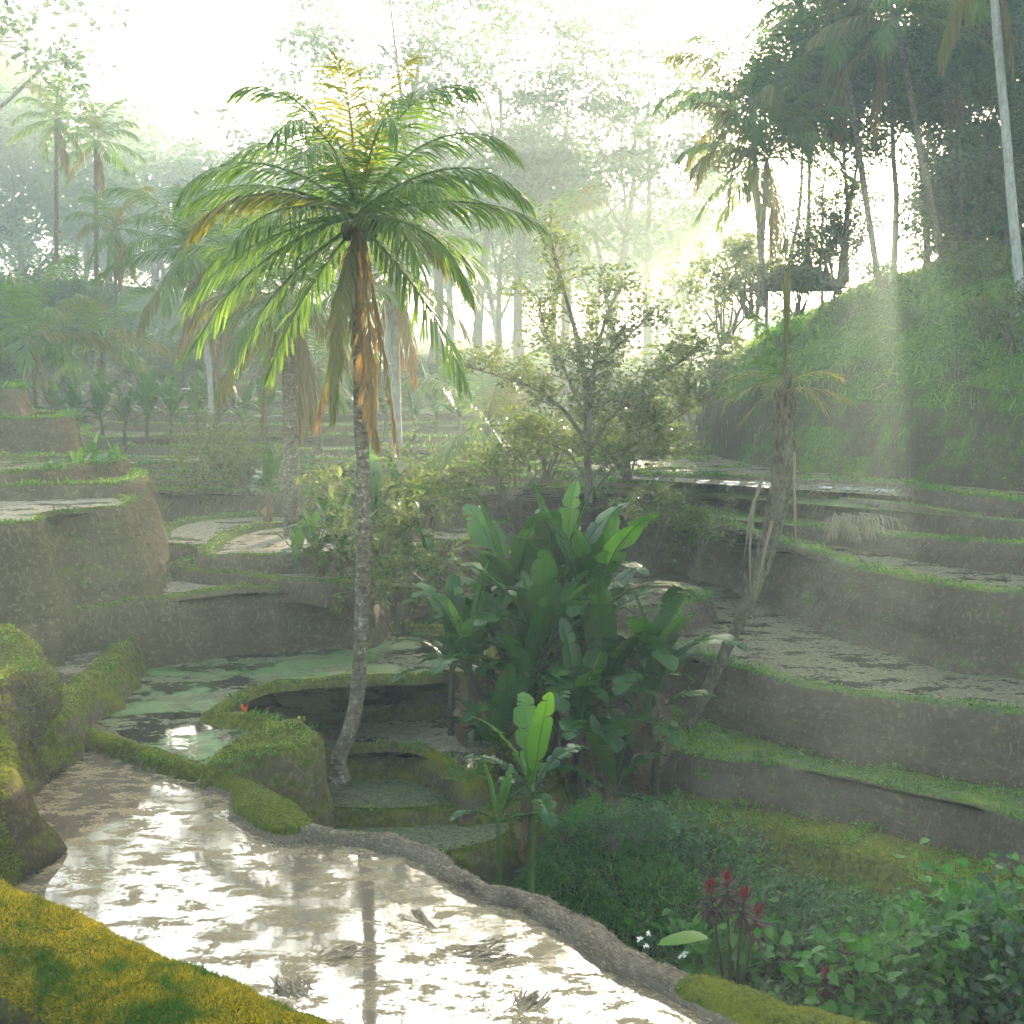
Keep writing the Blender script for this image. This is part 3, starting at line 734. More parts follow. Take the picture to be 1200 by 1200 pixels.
def palm(label, cat, base, top, fr, r0=.2, r1=.13, mat='trunk', sag=.0, group=None, nuts=0, seedv=0, hi=False, L=3.2, mid=None):
    base = np.array(base, float); top = np.array(top, float)
    t = thing('coconut_palm', label, cat, base, group)
    path = [np.zeros(3) - [0, 0, .4], np.zeros(3)] + ([np.array(q) - base for q in mid] if mid else [(top - base) * .35 + np.array([sag, 0, 0])]) + [top - base]
    ob('trunk', trunk_mb(path, r0, r1, 12 if hi else 7, wob=.15, m=150 if hi else 36).mesh('trunk'), M[mat], t)
    tl = top - base
    def put(o): o.location = np.array(o.location) + tl
    for f in fr:
        az, e0, bend, Lf, kind = f[:5]
        if hi and e0 > -20: Lf = Lf * .9
        put(frond(t, az, e0, bend, Lf, kind, h=.3 * max(0, e0) / 80 - (.2 if e0 < -30 else 0), unique=hi, seedv=seedv if hi else int(az) % 2, r0=r1 * .7, **(f[5] if len(f) > 5 else {})))
    for i in range(nuts):
        mb = MB(); a = rng.uniform(0, 6.28)
        th = np.linspace(.01, np.pi - .01, 8); c = np.array([math.cos(a) * .26, math.sin(a) * .26, -.12 - rng.uniform(0, .25)])
        tube(mb, [c + [0, 0, .15 * math.cos(x)] for x in th], [.115 * math.sin(x) + .002 for x in th], 9)
        put(ob('coconut', mb.mesh('coconut'), M['nut'], t))
    return t

def crown(n, L, r, dead=3, kinds='ggggy'):
    out = []
    for i in range(n):
        u = (i + .5) / n; e0 = 80 - 115 * u + r.normal(0, 6); az = i * 137.5 + r.normal(0, 12)
        e0 = round(e0 / 12) * 12
        out.append((az, e0, 75 if e0 > 10 else 45, L, kinds[int(r.integers(len(kinds)))] if e0 > -25 else 'h'))
    for i in range(dead): out.append((r.uniform(0, 360), -72, 20, L, 'd'))
    return out

# the tall palm in the middle
tp = [PY(*a) for a in [(388, 915, 22.5), (396, 890, 22.6), (412, 850, 22.7), (420, 800, 22.8), (425, 700, 22.8), (426, 600, 22.8), (423, 480, 22.8), (420, 380, 22.8), (419, 300, 22.8), (419, 252, 22.8)]]
rb = np.random.default_rng(9); big = []
for i in range(27):
    u = (i + .5) / 27; az = i * 137.5 + rb.normal(0, 10); e0 = 85 - 103 * u + rb.normal(0, 4)
    big.append((az, e0, 30 + 75 * math.sin(math.pi * min(u * 1.25 + .1, 1)) + rb.normal(0, 6) + (15 if u > .7 else 0), 2.75 + .85 * min(u * 3, 1) + rb.normal(0, .12), 'y' if i in (0, 2) else 'g', {'wl': .235, 'lw': .038}))
big += [(180, 18, 76, 3.5, 'y', {'wl': .23}), (1, 28, 70, 3.5, 'g', {'wl': .22}), (207, -22, 44, 3.6, 'g', {'wl': .2}), (-35, -40, 38, 3.5, 'g', {'wl': .2}), (-18, -14, 56, 2.9, 'h', {'wl': .2}), (192, -34, 40, 3.2, 'g', {'wl': .2}), (250, -64, 20, 3.5, 'h', {'wl': .15}), (-65, -72, 14, 3.9, 'd', {'wl': .11, 'sparse': .3}), (-120, -76, 10, 3.6, 'd', {'wl': .10, 'sparse': .3}), (150, -44, 34, 3.2, 'g', {'wl': .18}), (-20, -80, 6, 4.1, 'd', {'wl': .10, 'sparse': .35}), (-100, -79, 7, 3.9, 'd', {'wl': .12, 'sparse': .25})]
palm('tall coconut palm with yellow tipped fronds, its leaning foot on the mossy hump', 'palm tree', tp[1], tp[-1], big, .155, .12, hi=True, nuts=7, mid=tp[2:-1], seedv=3)

r_ = np.random.default_rng(5)
def bgpalm(label, bx, by, tx, ty, Y, n=17, L=3.3, r0=.18, mat='trunk', dead=3, group=None, sag=0, zb=None, kinds='ggggh'):
    b = PY(bx, by, Y) if zb is None else (PY(bx, by, Y)[0], Y, zb)
    return palm(label, 'palm tree', b, PY(tx, ty, Y), crown(n, L, r_, dead, kinds), r0, r0 * .7, mat, sag, group)
MP = 'palms standing in the misty valley'
bgpalm('stout coconut palm just behind the tall palm, its trunk between bright banana leaves', 342, 650, 338, 350, 36, 18, 3.4, .30, dead=5, kinds='ggghh')
bgpalm('slender pale trunked coconut palm in the mist, left of the tall palm', 220, 578, 226, 292, 52, 18, 3.9, .15, 'trunk_far', 3, MP, sag=.9)
bgpalm('coconut palm whose bare grey trunk shows just right of the tall palm', 466, 540, 461, 318, 40, 15, 3.2, .2, 'trunk_far', 3, MP)
bgpalm('small dark palm low in the mist behind the stout palm, one dry frond hanging', 372, 520, 370, 430, 48, 12, 2.6, .2, 'trunk', 3, MP)
bgpalm('young palm with spreading upright fronds between tall palm and pale leafy tree', 570, 545, 571, 498, 50, 11, 4.2, .2, 'trunk', 0, MP)
bgpalm('faint palm top floating above the pale leafy tree', 660, 400, 660, 262, 70, 14, 2.7, .16, 'trunk', 1, MP)
bgpalm('low bushy palm with arching fronds left of the slender pale palm', 120, 470, 121, 400, 60, 14, 3.4, .2, 'trunk', 1, MP)
bgpalm('broad low palm at the left edge of the misty valley', 38, 480, 36, 395, 58, 15, 4.2, .22, 'trunk', 1, MP)
bgpalm('thin misty palm with a small drooping crown, above the low bushy palm', 136, 430, 135, 268, 68, 12, 2.9, .13, 'trunk', 2, MP)
bgpalm('hazy palm with a brown skirt standing highest over the left forest', 66, 300, 66, 140, 70, 15, 2.7, .16, 'trunk', 2, MP)
bgpalm('hazy palm with ragged fronds right of the brown skirted palm', 113, 330, 112, 165, 70, 13, 2.7, .16, 'trunk', 1, MP)
bgpalm('misty palm with tilted crown between slender palm and stout palm', 268, 470, 268, 365, 56, 13, 3.0, .16, 'trunk', 4, MP)
bgpalm('misty palm half hidden right behind the slender pale palm', 250, 470, 262, 305, 62, 13, 3.1, .15, 'trunk', 1, MP)
HP = 'palms on the sunny hill'
bgpalm('highest full crowned palm left of the sun, on the hill edge', 896, 330, 880, 120, 55, 20, 4.2, .17, 'trunk', 1, HP, zb=10)
bgpalm('lower palm on the hill edge, its crown under the full crowned palm', 890, 330, 899, 185, 54, 18, 3.9, .15, 'trunk', 1, HP, zb=10)
bgpalm('palm above the sun with fronds cut by the top of the picture', 1030, 330, 985, 35, 54, 20, 4.2, .17, 'trunk', 1, HP, zb=10.5)
bgpalm('palm with tall leaning trunk right of the sun', 1110, 300, 1050, 20, 52, 18, 4.2, .17, 'trunk', 1, HP, zb=10.5)
bgpalm('palm high up right of the sun between broad trees', 1120, 300, 1110, 40, 57, 18, 4.2, .17, 'trunk', 1, HP, zb=11)
bgpalm('tall pale trunked palm at the right edge, its crown above the picture', 1204, 300, 1160, -60, 41, 15, 3.6, .19, 'trunk_far', 1, HP, zb=8)

# leaning young palm on the right terrace
lp = [PY(*a) for a in [(792, 875, 26.6), (806, 852, 26.6), (838, 790, 26.6), (868, 725, 26.5), (893, 665, 26.4), (911, 600, 26.3), (918, 540, 26.2), (920, 480, 26.2), (921, 430, 26.2)]]
b0 = np.array(lp[1]); t = thing('leaning_palm', 'leaning young palm with a tall closed spear leaf on the right terraces', 'palm tree', b0)
tm = catmull([np.array(q) - b0 for q in lp], False, 16)
rad = np.interp(np.linspace(0, 1, len(tm)), [0, .05, .3, .55, .75, .9, 1], [.25, .16, .135, .155, .21, .16, .06])
mb = MB(); tube(mb, tm, rad, 11, True, .3)
for k in range(150):
    i = int(len(tm) * rng.uniform(.42, .93)); a = rng.uniform(0, 6.28); d = np.array([math.cos(a), math.sin(a), 0])
    q = tm[i] + d * rad[i] * .85
    tube(mb, [q, q + d * .05 + [0, 0, .12], q + d * .09 + [0, 0, rng.uniform(.2, .34)]], [.06, .04, .01], 4)
ob('trunk', mb.mesh('trunk'), M['trunk_boot'], t)
top = tm[-1]
mb = MB()
sp = [np.array(PY(*a)) - b0 for a in [(921, 455, 26.2), (921, 400, 26.2), (922, 365, 26.2), (922, 340, 26.2), (923, 318, 26.2)]]
tube(mb, sp, [.04, .035, .07, .085, .05], 6); ob('spear_leaf', mb.mesh('spear_leaf'), M['frond_half'], t)
hl = lambda o: setattr(o, 'location', np.array(o.location) + top)
hl(frond(t, 172, 78, 30, 1.5, 'g', -.3, True, .05, 31, droop=.9, wl=.3))
for az, e0, bd, L_, kd in [(178, 24, 60, 1.15, 'h'), (196, 0, 45, 1.3, 'h'), (4, 26, 60, 1.1, 'y'), (-14, 2, 45, 1.35, 'h'), (-75, 20, 70, 1.1, 'h'), (-120, 10, 60, 1.1, 'h'), (60, 20, 60, 1.2, 'g'), (160, -28, 30, 1.1, 'h'), (-30, -32, 30, 1.1, 'h'), (120, 40, 50, 1.1, 'g'), (215, 45, 60, .9, 'g')]:
    hl(frond(t, az, e0, bd, L_, kd, -.1 - rng.uniform(0, .45), True, .08, int(az) + 40, wl=.4, droop=.3, nl=34, lw=.028))
for a, b in [((884, 585), (880, 700)), ((893, 560), (872, 655)), ((905, 610), (888, 690)), ((930, 530), (934, 660))]:
    mb = MB(); q0 = np.array(PY(*a, 26.1)) - b0; q1 = np.array(PY(*b, 26.0)) - b0
    tube(mb, [q0, q0 * .5 + q1 * .5 + [-.08 + rng.uniform(0, .1), 0, 0], q1], [.045, .03, .012], 5)
    ob('dead_stalk', mb.mesh('dead_stalk'), M['straw'], t)

# ------------------------------------------------------------------ broadleaf trees and shrubs
def leaves(mb, p, L, W_, r, up=.3, fold=.25, hang=0.0):
    k = len(p)
    d = r.normal(0, 1, (k, 3)); d[:, 2] = d[:, 2] * .6 - hang; d /= np.linalg.norm(d, axis=1)[:, None]
    n = r.normal(0, .6, (k, 3)) + [0, 0, up + .5]; s = np.cross(d, n); s /= np.linalg.norm(s, axis=1)[:, None] + 1e-9
    n = np.cross(s, d)
    L = (np.broadcast_to(L, (k,)) * r.uniform(.6, 1.25, k))[:, None]; W_ = L * (W_ / 1.0)
    m_ = p + d * L * .45 - n * L * .02
    tip = p + d * L - n * L * .12
    V = np.stack([p, m_ + s * W_ * .5 + n * L * fold * .3, tip, m_ - s * W_ * .5 + n * L * fold * .3], 1).reshape(-1, 3)
    o = np.arange(k)[:, None] * 4
    mb.add(V, None, np.concatenate([o + [0, 1, 2], o + [0, 2, 3]]))

def leaves_round(mb, p, L, W_, r, up=.3, fold=.25, hang=0.0):
    k = len(p); d = r.normal(0, 1, (k, 3)); d[:, 2] = d[:, 2] * .5 - hang; d /= np.linalg.norm(d, axis=1)[:, None]
    n = r.normal(0, .55, (k, 3)) + [0, 0, up + .5]; s = np.cross(d, n); s /= np.linalg.norm(s, axis=1)[:, None] + 1e-9; n = np.cross(s, d)
    L = (np.broadcast_to(L, (k,)) * r.uniform(.55, 1.25, k))[:, None]; cu = r.uniform(.05, .3, (k, 1))
    def pt(x, w, h): return p + d * L * x + s * L * W_ * w + n * L * (h * fold - cu * x * x)
    V = np.stack([pt(0, 0, 0), pt(.22, 0, 0), pt(.6, 0, 0), pt(1, 0, 0)] + [pt(x, sg * w, .6 * w) for sg in (1, -1) for x, w in ((-.05, .26), (.18, .47), (.52, .45), (.82, .22))], 1).reshape(-1, 3)
    o = np.arange(k)[:, None] * 12; Q = []; T = []
    for a in (4, 8):
        f = [[0, 1, a + 1, a], [1, 2, a + 2, a + 1], [2, 3, a + 3, a + 2]]
        Q += [o + (q if a == 4 else q[::-1]) for q in f]
    mb.add(V, np.concatenate(Q))

def grow(r, bark, tips, p, d, L, rad, lev, kids, spread, trop, flat, wig=.25, sides=5):
    pts = [p]; k = 4
    for i in range(k):
        d = d + r.normal(0, wig, 3) * .5 + [0, 0, trop * .25]; d = d / np.linalg.norm(d)
        pts.append(pts[-1] + d * L / k)
    rr = np.linspace(rad, rad * .55, k + 1)
    tube(bark, pts, rr, sides if lev > 0 else 3, lev == 0)
    if lev == 0:
        for q in pts[2:]: tips.append(q)
        return
    n = kids[lev - 1]
    for i in range(n):
        f = .35 + .65 * (i + 1) / n; j = f * k; a = int(min(j, k - 1)); q = pts[a] + (pts[a + 1] - pts[a]) * (j - a)
        x = r.normal(0, 1, 3); x -= d * x.dot(d); x /= np.linalg.norm(x)
        nd = d * (1 - spread * .55) + x * spread; nd[2] *= flat; nd[2] += trop * .2; nd /= np.linalg.norm(nd)
        grow(r, bark, tips, q, nd, L * r.uniform(.5, .75), rr[a] * .6, lev - 1, kids, spread, trop, flat, wig, max(sides - 1, 3))

def tree_meshes(seed, H, r0, bole, kids, spread, trop, flat, leafn, leafL, leafW, sig, squash=1.0, limbs=5, limbL=.5):
    r = np.random.default_rng(seed); bark, lf, tips = MB(), MB(), []
    k = 8; pts = [np.array([0, 0, -.5])]
    dr = np.array([r.normal(0, .05), r.normal(0, .05), 1.])
    for i in range(k):
        dr = dr + r.normal(0, .05, 3) * [1, 1, 0]; dr /= np.linalg.norm(dr); pts.append(pts[-1] + dr * H * .85 / k)
    rad = np.linspace(1, .3, k + 1) * r0; rad[0] *= 1.5
    tube(bark, pts, rad, 7, True, .12)
    for i in range(limbs):
        f = bole + (1 - bole) * (i / max(limbs - 1, 1)); j = f * k; a = int(min(j, k - 1)); q = pts[a] + (pts[a + 1] - pts[a]) * (j - a)
        az = i * 2.4 + r.uniform(-.4, .4); e = spread * r.uniform(.7, 1.2)
        d = np.array([math.cos(az) * e, math.sin(az) * e, (1.0 - .3 * spread) * flat + .15]); d /= np.linalg.norm(d)
        grow(r, bark, tips, q, d, H * limbL * (1 - .35 * (f - bole) / (1.001 - bole)) * r.uniform(.8, 1.15), rad[a] * .55, len(kids), kids, spread, trop, flat)
    tips = np.array(tips)
    p = np.repeat(tips, leafn, 0); p = p + r.normal(0, 1, p.shape) * [sig, sig, sig * squash]
    leaves(lf, p, leafL, leafW, r)
    return bark.mesh('trunk'), lf.mesh('crown', smoothf=False)

def tree(name, label, cat, loc, meshes, lm, bm_='bark', group=None, rz=0, sc=1):
    t = thing(name, label, cat, loc, group, rz, sc)
    ob('trunk', meshes[0], M[bm_], t); ob('crown', meshes[1], M[lm], t)
    return t

UM = [tree_meshes(60 + i, 26, .45, .45, (3, 3), .95, .15, .55, 16, .55, .6, .62, .45, 6, .42) for i in range(3)]
BM_ = [tree_meshes(80 + i, 14, .28, .25, (4, 3), .8, .2, .8, 16, .5, .6, .62, .8, 7, .42) for i in range(3)]
TALL = [tree_meshes(105 + i, 26, .32, .62, (3, 3), .95, .15, .75, 40, .6, .6, .75, .8, 7, .30) for i in range(2)]
r_ = np.random.default_rng(21)
FG = 'hazy forest trees behind the valley'
k = 0
for px, ty, Y in [(455, -25, 107), (505, 18, 114), (556, 40, 109), (610, 55, 117), (660, 68, 111), (712, 80, 119), (765, 100, 117), (395, 150, 162), (330, 175, 168), (280, 180, 162)]:
    top = PY(px, ty, Y); zb = 7.0; sc = (top[2] - zb) / 25.0
    tree('forest_tree', 'tall umbrella crowned forest tree, hazy, behind the misty valley', 'tree', (top[0], Y, zb), UM[k % 3], 'leaf_far2', 'bark', FG, k * 1.7, sc); k += 1
for px, ty, Y in [(-40, 90, 144), (8, 120, 152), (30, 165, 135), (85, 190, 148), (120, 200, 196), (165, 205, 186), (205, 225, 193), (-20, 260, 123), (60, 290, 193), (110, 280, 200), (165, 270, 204), (250, 215, 192), (300, 250, 196), (350, 240, 184), (420, 215, 184), (470, 190, 188), (530, 190, 192), (585, 200, 188), (640, 225, 192), (520, 300, 175), (600, 300, 207), (560, 270, 218), (640, 265, 222), (700, 270, 218), (760, 280, 222), (820, 275, 215), (880, 290, 207), (690, 310, 175), (770, 300, 160), (400, 300, 193), (300, 310, 200), (230, 300, 207), (800, 370, 131)]:
    top = PY(px, ty, Y); zb = 9.0; sc = (top[2] - zb) / 13.0
    tree('forest_tree', 'round crowned forest tree fading into the haze behind the valley', 'tree', (top[0], Y, zb), BM_[k % 3], 'leaf_far', 'bark', FG, k * 1.3, max(sc, .35)); k += 1
for px, ty, Y in [(585, 205, 116), (650, 220, 118), (722, 210, 120), (800, 240, 118)]:
    top = PY(px, ty, Y); tree('forest_tree', 'round crowned tree low in the glowing haze at the far centre', 'tree', (top[0], Y, 8.0), BM_[k % 3], 'leaf_far2', 'bark', FG, k * 1.9, (top[2] - 8) / 13.0); k += 1
tree('overhanging_tree', 'lacy tree crown reaching in at the top left corner', 'tree', (-39, 80, 7.0), UM[1], 'leaf_far2', 'bark', None, .4, 1.12)

# trees on the sunny hill
HM = [tree_meshes(200 + i, 16, .19, .55, (4, 3), .8, .25, .75, 22, .34, .55, .55, .8, 8, .36) for i in range(3)]
HN = [tree_meshes(230 + i, 13, .17, .28, (4, 3), .8, .2, .8, 24, .33, .55, .6, .9, 9, .36) for i in range(2)]
HL = ['slim hill tree in front of the glaring sun', 'hill tree with low sunlit leaves left of the sun', 'dense hill tree just right of the sun', 'dark hill tree crowding the upper right corner', 'hill tree behind the tall pale trunk', 'thin stemmed hill tree right of the leaning palm trunk', 'hill tree farthest right, cut by the picture edge', 'hill tree above the thatched hut', 'dark leaved hill tree in the middle of the right hand grove', 'second tree row on the hill, filling in behind the grove', 'hill tree with its crown above the picture, near the upper right corner', 'tree at the back of the grove below the top right corner']
for i, (px, ty, Y, v) in enumerate([(1000, 30, 58, 0), (965, 120, 60, 1), (1098, 60, 60, 2), (1150, -10, 56, 0), (1190, 20, 60, 1), (1120, 90, 66, 2), (1235, -20, 54, 0), (950, 60, 66, 1), (1140, 60, 52, 1), (1060, -40, 68, 0), (1100, -60, 60, 2), (1180, 110, 68, 2)]):
    top = PY(px, ty, Y); zb = 11.2; sc = (top[2] - zb) / 15.5
    tree('hill_tree', HL[i], 'tree', (top[0], Y, zb), HM[v], 'leaf_hill', 'bark', 'trees on the sunny hill', i * 2.1, max(sc, .4))

HC = ['dense crowned hill tree behind the full crowned palm', 'dense crowned hill tree between the palms and the sun', 'dense crowned hill tree just left above the sun']
for i, (px, ty, Y) in enumerate([(928, 80, 62), (955, 60, 60), (990, 70, 63)]):
    top = PY(px, ty, Y); tree('hill_tree', HC[i], 'tree', (top[0], Y, 10.8), TALL[i % 2], 'leaf_hill', 'bark', 'trees on the sunny hill', i * 2.3, (top[2] - 10.8) / 25.0)
HL2 = ['leafy hill tree low down by the right edge', 'bushy hill tree between sun and right edge', 'bushy hill tree at the far right of the back row']
for i, (px, ty, Y, v) in enumerate([(1185, 120, 55, 1), (1150, 60, 62, 0), (1225, 90, 60, 1)]):
    top = PY(px, ty, Y); zb = 10.6; sc = (top[2] - zb) / 12.8
    tree('hill_tree', HL2[i], 'tree', (top[0], Y, zb), HN[v], 'leaf_hill', 'bark', 'trees on the sunny hill', i * 1.7, max(sc, .4))
for i, (x, Y) in enumerate([(27, 50), (31, 58), (26, 40), (33, 48), (36, 62)]):  # unseen trees, added to shade the near right-hand terraces and haze
    tree('hill_tree', 'leafy hill tree added out of view on the right to shade the near terraces', 'tree', (x, Y, 11.5), HN[i % 2], 'leaf_hill', 'bark', 'trees on the sunny hill', i * 1.7, 1.1)
# pale open tree in the middle
r = np.random.default_rng(77); Yc = 36
cb = np.array(PY(690, 590, Yc)); t = thing('open_tree', 'pale loosely leaved tree with several thin stems behind the banana clump', 'tree', cb)
bark, lf, tips = MB(), MB(), []
limbs = [([(690, 590), (688, 520), (686, 450), (672, 380), (655, 320), (643, 268)], .12), ([(688, 540), (692, 470), (700, 410), (715, 360), (730, 335)], .09), ([(688, 520), (660, 480), (625, 455), (590, 442), (555, 432)], .07), ([(690, 530), (715, 490), (755, 455), (795, 425), (828, 405)], .07), ([(692, 560), (715, 540), (760, 510), (800, 485), (822, 468)], .06), ([(686, 450), (700, 430), (735, 395), (760, 370)], .055), ([(690, 500), (660, 430), (640, 390), (632, 350)], .055), ([(700, 570), (725, 545), (765, 535), (790, 530)], .04), ([(684, 560), (665, 530), (630, 515), (600, 505)], .04), ([(690, 480), (720, 470), (750, 480), (770, 490)], .04)]
for pts, rd in limbs:
    q = catmull([np.array(PY(a, b, Yc + (0 if i == 0 else r.normal(0, .5)))) - cb for i, (a, b) in enumerate(pts)], False, 5)
    tube(bark, q, np.linspace(rd, rd * .3, len(q)), 6)
    for i in range(4, len(q)):
        for s in range(3):
            dd = r.normal(0, 1, 3); dd[2] = abs(dd[2]) * .6
            grow(r, bark, tips, q[i], dd / np.linalg.norm(dd), r.uniform(.35, .8), .018, 1 if s else 0, (2,), .8, .2, 1, .3, 3)
tips = np.array(tips); p = np.repeat(tips, 4, 0); p += r.normal(0, .14, p.shape); leaves(lf, p, .19, .5, r)
ob('trunk', bark.mesh('trunk'), M['bark'], t); ob('crown', lf.mesh('crown', smoothf=False), M['leaf_tree'], t)

def shrub_meshes(seed, rad, h, stems, leafn, leafL, leafW, hang=.1, kids=(3, 2), sig=.12, rnd=False):
    r = np.random.default_rng(seed); bark, lf, tips = MB(), MB(), []
    for i in range(stems):
        a = r.uniform(0, 6.28); e = r.uniform(.05, 1) * rad / h * .9
        d = np.array([math.cos(a) * e, math.sin(a) * e, 1]); d /= np.linalg.norm(d)
        grow(r, bark, tips, np.array([math.cos(a), math.sin(a), 0]) * rad * .2 * r.random() + [0, 0, -.1], d, h * r.uniform(.5, .8), .03 * h / 2 + .008, len(kids), kids, .75, .2, .9, .35, 4)
    tips = np.array(tips); p = np.repeat(tips, leafn, 0); p = p + r.normal(0, sig, p.shape)
    (leaves_round if rnd else leaves)(lf, p, leafL, leafW, r, .5, .25, hang)
    return bark.mesh('stems'), lf.mesh('foliage', smoothf=False)

def shrub(name, label, cat, loc, meshes, lm, group=None, rz=0, sc=1):
    t = thing(name, label, cat, loc, group, rz, sc)
    ob('stems', meshes[0], M['bark'], t); ob('foliage', meshes[1], M[lm], t); return t

HU = ['leafy thicket just right of the thatched hut', 'tall leafy thicket on the hill, left of the pale trunk', 'tall leafy thicket on the hill, right of the sun glare', 'leafy thicket on the hill at the foot of the pale trunk', 'leafy thicket at the right edge of the hill', 'dark thicket farther back right of the sun glare', 'thicket in the back row near the right edge of the hill']
TH = [shrub_meshes(400 + i, 2.2, 4.4, 12, 9, .3, .5, .2, (4, 3), .2) for i in range(2)]
for i, (px, Y, zb, sc) in enumerate([(968, 58, 10.6, .75), (1120, 55, 11.4, 1.0), (1118, 60, 11.6, .8), (1165, 52, 11.2, 1.1), (1215, 50, 10.8, 1.15), (1140, 62, 12, 1.1), (1200, 60, 12, 1.2)]):
    shrub('thicket', HU[i], 'thicket', ((px - 600) / 1450 * Y, Y, zb), TH[i % 2], 'leaf_hill', 'thickets on the hill', i * 1.5, sc)
LU = ['misty thicket at the far left edge, behind the stepped blocks', 'misty thicket behind the banana row, left of the low bushy palm', 'misty thicket right of the low bushy palm', 'misty thicket behind the foot of the slender pale palm', 'misty thicket behind the stout palm', 'tall misty thicket above the far left blocks', 'tall misty thicket between the two low left palms', 'misty thicket at the end of the banana row, right of the tall palm trunk']
for i, (px, py, Y, sc) in enumerate([(-5, 470, 66, 1.0), (75, 465, 70, .9), (160, 462, 74, .8), (215, 462, 72, .7), (315, 458, 76, .7), (20, 420, 78, 1.2), (90, 415, 80, 1.1), (500, 470, 78, .55)]):
    shrub('thicket', LU[i], 'thicket', PY(px, py, Y), TH[i % 2], 'leaf_far', 'thickets at the left of the valley', i * 1.5, sc)
SH = [shrub_meshes(300 + i, 1.3, 2.6, 9, 6, .24, .45, .2) for i in range(2)]
SB = [shrub_meshes(320 + i, 1.0, 1.3, 11, 6, .12, .5, .1, (3, 2), .10) for i in range(3)]
SV = [shrub_meshes(340 + i, 1.1, 1.3, 14, 11, .095, .75, .25, (3, 2), .13, True) for i in range(2)]
SG = 'shrubs along the valley floor'
for i, (px, py, Y, sc, lm, lab) in enumerate([
    (455, 700, 30, 1.05, 'leaf_tree', 'loose olive shrub directly right of the tall palm trunk'),
    (405, 640, 33, .9, 'leaf_tree', 'loose olive shrub left of the tall palm trunk, behind the bright banana leaves'),
    (500, 620, 34, .8, 'leaf_shrub', 'leafy shrub on the terrace edge between palm and banana clump'),
    (470, 740, 27.5, .8, 'leaf_tree', 'low twiggy shrub at the end of the dark terrace wall beside the palm trunk'),
    (262, 600, 44, 1.1, 'leaf_shrub', 'tall misty shrub right of the slender pale palm'),
    (300, 590, 43, .8, 'leaf_shrub', 'misty shrub between slender palm and stout palm'),
    (250, 560, 47, .9, 'leaf_shrub', 'farther misty shrub right behind the slender pale trunk'),
    (770, 655, 33, .8, 'leaf_tree', 'twiggy shrub against the dark terrace wall right of the banana clump'),
    (815, 660, 33, .65, 'leaf_tree', 'small twiggy shrub against the dark wall, farther right'),
    (735, 560, 42, 1.0, 'leaf_tree', 'thin shrub beside the foot of the pale leafy tree'),
    (590, 590, 38, .9, 'leaf_tree', 'pale shrub left of the foot of the pale leafy tree'),
    (640, 560, 40, .8, 'leaf_tree', 'pale low shrub behind the top of the banana clump')]):
    shrub('shrub', lab, 'shrub', PY(px, py, Y), SH[i % 2], lm, SG, i * 1.9, sc)
HG = 'bushes on the hill slope'
for i, (px, py, Y, sc, lm, lab) in enumerate([
    (1190, 385, 39, 1.0, 'leaf_shrub', 'broad leaved bush on the hill at the right edge'), (1150, 335, 46, .9, 'leaf_shrub', 'bush under the tall pale trunk on the hill'),
    (1125, 315, 52, 1.0, 'leaf_hill', 'bush right below the sun on the hill top'),
    (880, 350, 60, 1.5, 'leaf_shrub', 'misty bush left of the spear leaf at the hill foot'), (850, 380, 62, 1.6, 'leaf_shrub', 'misty bush farther left at the hill foot'), (985, 262, 57, 1.15, 'leaf_hill', 'dark leafy bush hanging left below the sun'), (935, 345, 55, 1.0, 'leaf_shrub', 'bush in front of the thatched hut'), (820, 480, 58, 1.7, 'leaf_shrub', 'hazy bush at the far foot of the cliff')]):
    b = PY(px, py, Y); shrub('shrub', lab, 'shrub', (b[0], b[1], b[2] - .8), SH[i % 2], lm, HG, i * 1.3, sc)

HB = ['low bush on the grassy slope, just left of the light shaft', 'low bush on the grassy slope at its left end', 'low bush on the grassy slope right of the light shaft', 'low bush halfway up the grassy slope near the right edge', 'trailing bush at the brow of the earth cliff, middle', 'trailing bush at the brow of the earth cliff near the right edge', 'low bush near the top of the grassy slope']
for i, (px, py, Y, sc) in enumerate([(985, 385, 51, 1.0), (915, 405, 53, 1.1), (1065, 395, 45, .9), (1150, 400, 41, .9), (1020, 435, 44.5, .8), (1120, 440, 39.5, .8), (1040, 345, 52, 1.1)]):
    shrub('bush', HB[i], 'bush', PY(px, py, Y), SB[i % 3], ('leaf_shrub', 'leaf_lime')[i % 2], HG, i * 1.3, sc)
for i, (dx, dy, dz, sc, lm, lab) in enumerate([(.2, -.7, -.75, .5, 'leaf_shrub', 'fern like bush on the front of the grassy mound'), (-.5, -.2, -.8, .45, 'leaf_lime', 'light green bush on the left shoulder of the grassy mound'), (.75, .1, -.9, .5, 'leaf_deep', 'dark bush on the right shoulder of the grassy mound')]):
    shrub('bush', lab, 'bush', (MC[0] + dx, MC[1] + dy, dz - .15), SB[i % 3], lm, None, i * 1.9, sc)

